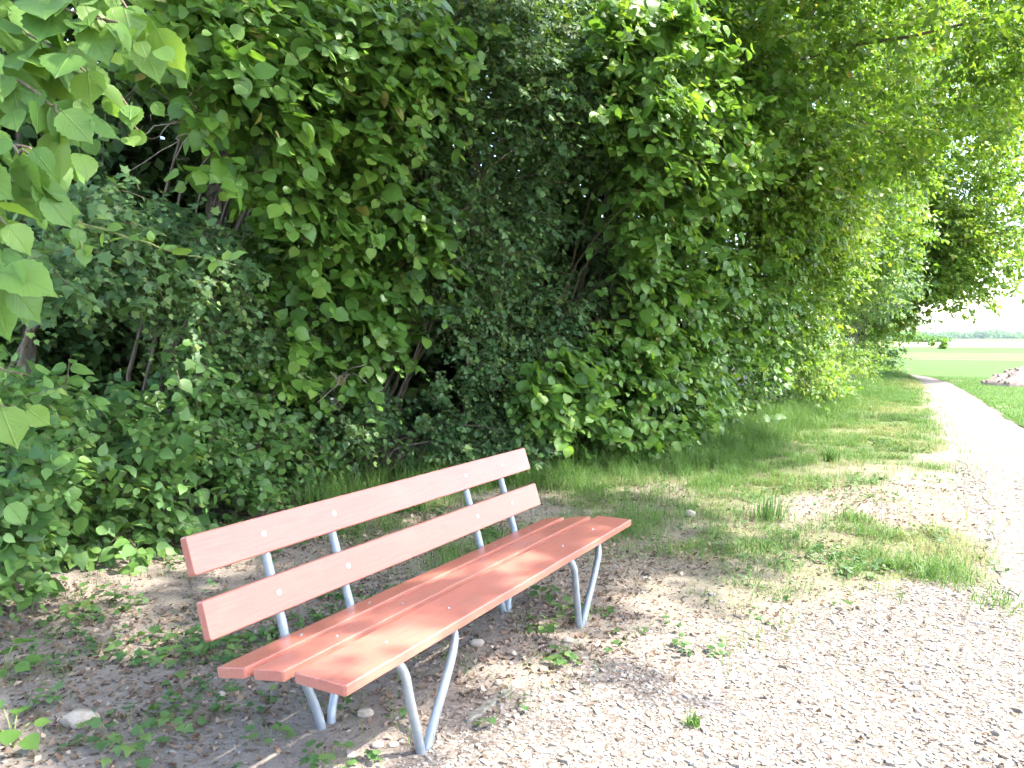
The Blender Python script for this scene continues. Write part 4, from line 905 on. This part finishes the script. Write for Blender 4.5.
# straw on the bare part of the verge
n_ = 30000; x = rng.uniform(-2.8, .4, n_); y = rng.uniform(3.4, 11, n_); P = np.stack([x, y, ground_z(x, y) + .004], 1); k = frustum_keep(P) & (rng.random(n_) < straw_mask(x, y) * .55 * (1 - .7 * gravel_mask(x, y))); P = P[k]; m_ = len(P)
a = rng.uniform(0, 6.283, m_); L = rng.uniform(.02, .07, m_); d = np.stack([np.cos(a), np.sin(a), rng.normal(0, .12, m_)], 1) * L[:, None]; sd = np.stack([-np.sin(a), np.cos(a), 0 * a], 1) * .0011
V = np.stack([P - sd, P + sd, P + d + sd, P + d - sd], 1); Q = np.arange(m_ * 4).reshape(-1, 4)
tag(mobj('straw', mesh('straw', V.reshape(-1, 3), quads=Q, mat=M['grass'], attrs={'tint': ('FLOAT', np.repeat(rng.uniform(.86, 1, m_), 4))})), 'dry cut straw lying on the bare part of the verge', 'straw', kind='stuff')
# field grass along the far path edge
n_ = 26000; y = 12 + 26 * rng.random(n_) ** 1.3; x = path_r(y) + .02 + 3.2 * rng.random(n_) ** 1.4; P = np.stack([x, y, ground_z(x, y)], 1); k = frustum_keep(P) & (y < 33); P = P[k]; m_ = len(P)
tag(mobj('field_grass', blades('field_grass', P, rng.uniform(.03, .09, m_), .004 * rng.uniform(.7, 1.4, m_), np.clip(rng.normal(.5, .12, m_), 0, .8))), 'short green grass at the field edge beside the path', 'grass', kind='stuff')

# distinct little plants
def rosette(label, px, py, n_, s, h, kind='weed', cat='weed', name='leafy_weed', tpl='hazel', spread=.07):
    g0 = on_ground(px, py); b = np.array([g0[0], g0[1], float(ground_z(g0[0], g0[1]))]); e = empty(name, b, label, cat)
    vs = [[mesh('leaf', V, T, mat=M[kind], attrs={'tint': ('FLOAT', np.full(len(V), tv))}) for tv in (.2, .5, .85)] for V, T in TPL[tpl]]
    for q in range(n_):
        a = q * 2.399 + rng.uniform(-.4, .4); rr = spread * math.sqrt((q + .5) / n_) * rng.uniform(.7, 1.2); z = h * rng.uniform(.3, 1) * (1 - .5 * rr / spread)
        tip = np.array([rr * math.cos(a), rr * math.sin(a), z]); mobj('stem', tube_mesh('stem', [(curve_pts([tip * np.array([.8, .8, 0]), tip * np.array([.86, .86, .6]), tip], 5), np.linspace(.0018, .001, 5))], M['green_twig'], 4), e)
        Fr = frames(np.array([[math.cos(a), math.sin(a), rng.uniform(-.4, .2)]]), np.array([[0, -.15, 1.0]]) + rng.normal(0, .25, (1, 3)))[0]; o = bpy.data.objects.new('leaf', vs[int(rng.integers(len(vs)))][int(rng.integers(3))])
        R4 = np.eye(4); R4[:3, :3] = Fr.T * (s * rng.uniform(.65, 1.2)); R4[:3, 3] = tip; o.parent = e; o.matrix_basis = Matrix(R4.tolist()); COL.objects.link(o)
rosette('round-leaved green weed in the gravel before the bench', 562, 662, 16, .045, .06)
rosette('leafy weed growing around the right front leg of the bench', 572, 618, 18, .055, .1, spread=.09)
rosette('small weed under the seat left of the right front leg', 541, 632, 12, .05, .09)
rosette('light green sprout right of the right front leg', 604, 614, 7, .045, .05, spread=.05)
rosette('leafy weed deep under the seat near the right end', 548, 600, 12, .055, .1, spread=.09)
rosette('dark green weed on the shaded soil left of the seat end', 168, 650, 46, .06, .11, tpl='maple', spread=.22)
rosette('low green weed behind the left seat end', 207, 652, 40, .06, .11, tpl='maple', spread=.2)
rosette('pale weed beside the pale boulder at lower left', 128, 738, 40, .05, .08, tpl='maple', spread=.2)
rosette('weed in the soil between the boulder and the seat', 172, 728, 10, .042, .06, tpl='maple', spread=.08)
rosette('weed under the near end of the seat', 268, 738, 10, .045, .06, tpl='maple', spread=.08)
rosette('bluish weed at the bottom edge left of the front leg', 325, 762, 14, .04, .07, tpl='maple', spread=.09)
rosette('low leafy plant at the hedge foot on the left', 88, 602, 26, .06, .1, tpl='round', spread=.2)
rosette('broad green weed on the grass verge near the path', 872, 566, 12, .06, .08, spread=.12)
def tuft(label, px, py, n_, h, sp, w=.0022, tint=(.45, .12), lean=.7):
    g0 = on_ground(px, py); b = np.array([g0[0], g0[1], float(ground_z(g0[0], g0[1]))]); e = empty('grass_tuft', b, label, 'grass tuft', 'grass tufts')
    P = np.stack([rng.normal(0, sp, n_), rng.normal(0, sp, n_), 0 * np.arange(n_)], 1)
    o = mobj('blades', blades('blades', P, h * rng.uniform(.5, 1.2, n_), w * rng.uniform(.7, 1.4, n_), np.clip(rng.normal(*tint, n_), 0, .85), lean), e); o['kind'] = 'stuff'
tuft('lone green grass tuft in the pale gravel right of the bench', 693, 724, 60, .055, .014)
tuft('upright dark grass tuft on the verge by the bare patch', 832, 462, 90, .16, .04, .006, lean=.3)
tuft('bright grass tuft on the verge beside the path', 932, 572, 260, .13, .12, .003, (.55, .1))
tuft('grass tuft at the path edge below the verge', 1003, 606, 130, .07, .1, .003, (.6, .15))
tuft('tall grass tuft left of the bare verge patch', 770, 520, 160, .26, .08, .003)
tuft('small bright grass tuft among the straw', 855, 520, 120, .12, .07, .003, (.6, .1))
tuft('wide grass tuft in the straw right of the bench', 765, 548, 140, .10, .1, .003, (.4, .12))

# ------------------------------------------------------------------ far away: bush in the field, woods on the horizon
def far_leaves(name, label, cat, blobs, nper, size, mat, kind=None, trunk=None):
    P, S_, T_ = [], [], []
    for cen, rad in blobs:
        v = nrm(rng.normal(size=(nper, 3))) * (rng.random(nper) ** .35)[:, None]; P.append(np.asarray(cen) + v * np.asarray(rad)); S_.append(size * rng.uniform(.6, 1.3, nper)); T_.append(np.clip(rng.normal(.45, .15) + rng.normal(0, .12, nper), 0, .95))
    P, S_, T_ = np.concatenate(P), np.concatenate(S_), np.concatenate(T_); m_ = len(P)
    me_args = ('blob', P, frames(rng.normal(size=(m_, 3)), np.array([.3, -.5, .8]) + rng.normal(0, .5, (m_, 3))), S_, T_, M[mat])
    if kind: return tag(mobj(name, leaf_mesh(name, *me_args)), label, cat, kind=kind)
    b = np.array([blobs[0][0][0], blobs[0][0][1], 0.0]); e = empty(name, b, label, cat)
    cr = mobj('crown', leaf_mesh('crown', *me_args, base=b), e); cr['kind'] = 'stuff'
    mobj('trunk', tube_mesh('trunk', [(np.array([[0, 0, -.2], [0, 0, blobs[0][0][2]]]), np.array([.2, .08]))], M['bark'], 6), e)
def gxy(px, Y):
    d = view_dir(px, 338.0); return d[0] / d[1] * Y
far_leaves('field_bush', 'small dark bush standing alone in the far field', 'bush', [((gxy(944, 118), 118, .7), (.4, .5, .55)), ((gxy(943, 118), 118, .25), (.5, .5, .3))], 160, .35, 'hornbeam')
far_leaves('field_bush', 'tiny pale bush at the edge of the wheat left of the dark one', 'bush', [((gxy(932, 150), 150, .5), (.6, .6, .4))], 120, .35, 'hornbeam')
bl = [((gxy(px, 330), 330 + rng.uniform(-10, 10), h * .55), (rng.uniform(4, 7), 5, h * .6)) for px, h in ((905, 2.6), (912, 3.2), (919, 2.2), (927, 1.8), (934, 1.3))]
far_leaves('far_trees', 'row of distant green trees beyond the wheat field', 'trees', bl, 500, 1.0, 'hazel', 'stuff')
bl = []
for px in np.arange(962, 1120, 2.2):
    h = 8 + 12 * fbm(px / 16, 0.3, 8) + (6 if 975 < px < 1000 else 0); bl.append(((gxy(px, 1900), 1900 + rng.uniform(-60, 60), h * .4), (10, 20, h * .55)))
for px in np.arange(820, 962, 4.0):
    h = 10 + 14 * fbm(px / 20, 0.3, 9); bl.append(((gxy(px, 1900), 1900 + rng.uniform(-60, 60), h * .4), (14, 20, h * .55)))
far_leaves('far_wood', 'long blue-grey wood along the horizon', 'wood', bl, 120, 5.0, 'bramble', 'stuff')

# ------------------------------------------------------------------ summer haze over the fields
hx0, hx1, hy0, hy1, hz0, hz1 = -1600, 2700, -320, 2200, -1.6, 32.0
hv = [(x, y, z) for x in (hx0, hx1) for y in (hy0, hy1) for z in (hz0, hz1)]
hm, hnt, hout = new_mat('summer_haze')
pv = N(hnt)('VolumePrincipled', i={'Color': (.78, .89, 1.0, 1), 'Density': .00007, 'Anisotropy': .3}); hnt.links.new(pv.outputs[0], hout.inputs['Volume'])
hz = mobj('haze', mesh('haze', hv, quads=np.array([[0, 1, 3, 2], [4, 6, 7, 5], [0, 4, 5, 1], [2, 3, 7, 6], [0, 2, 6, 4], [1, 5, 7, 3]]), mat=hm)); tag(hz, 'thin pale summer haze lying over the fields', 'haze', kind='stuff')
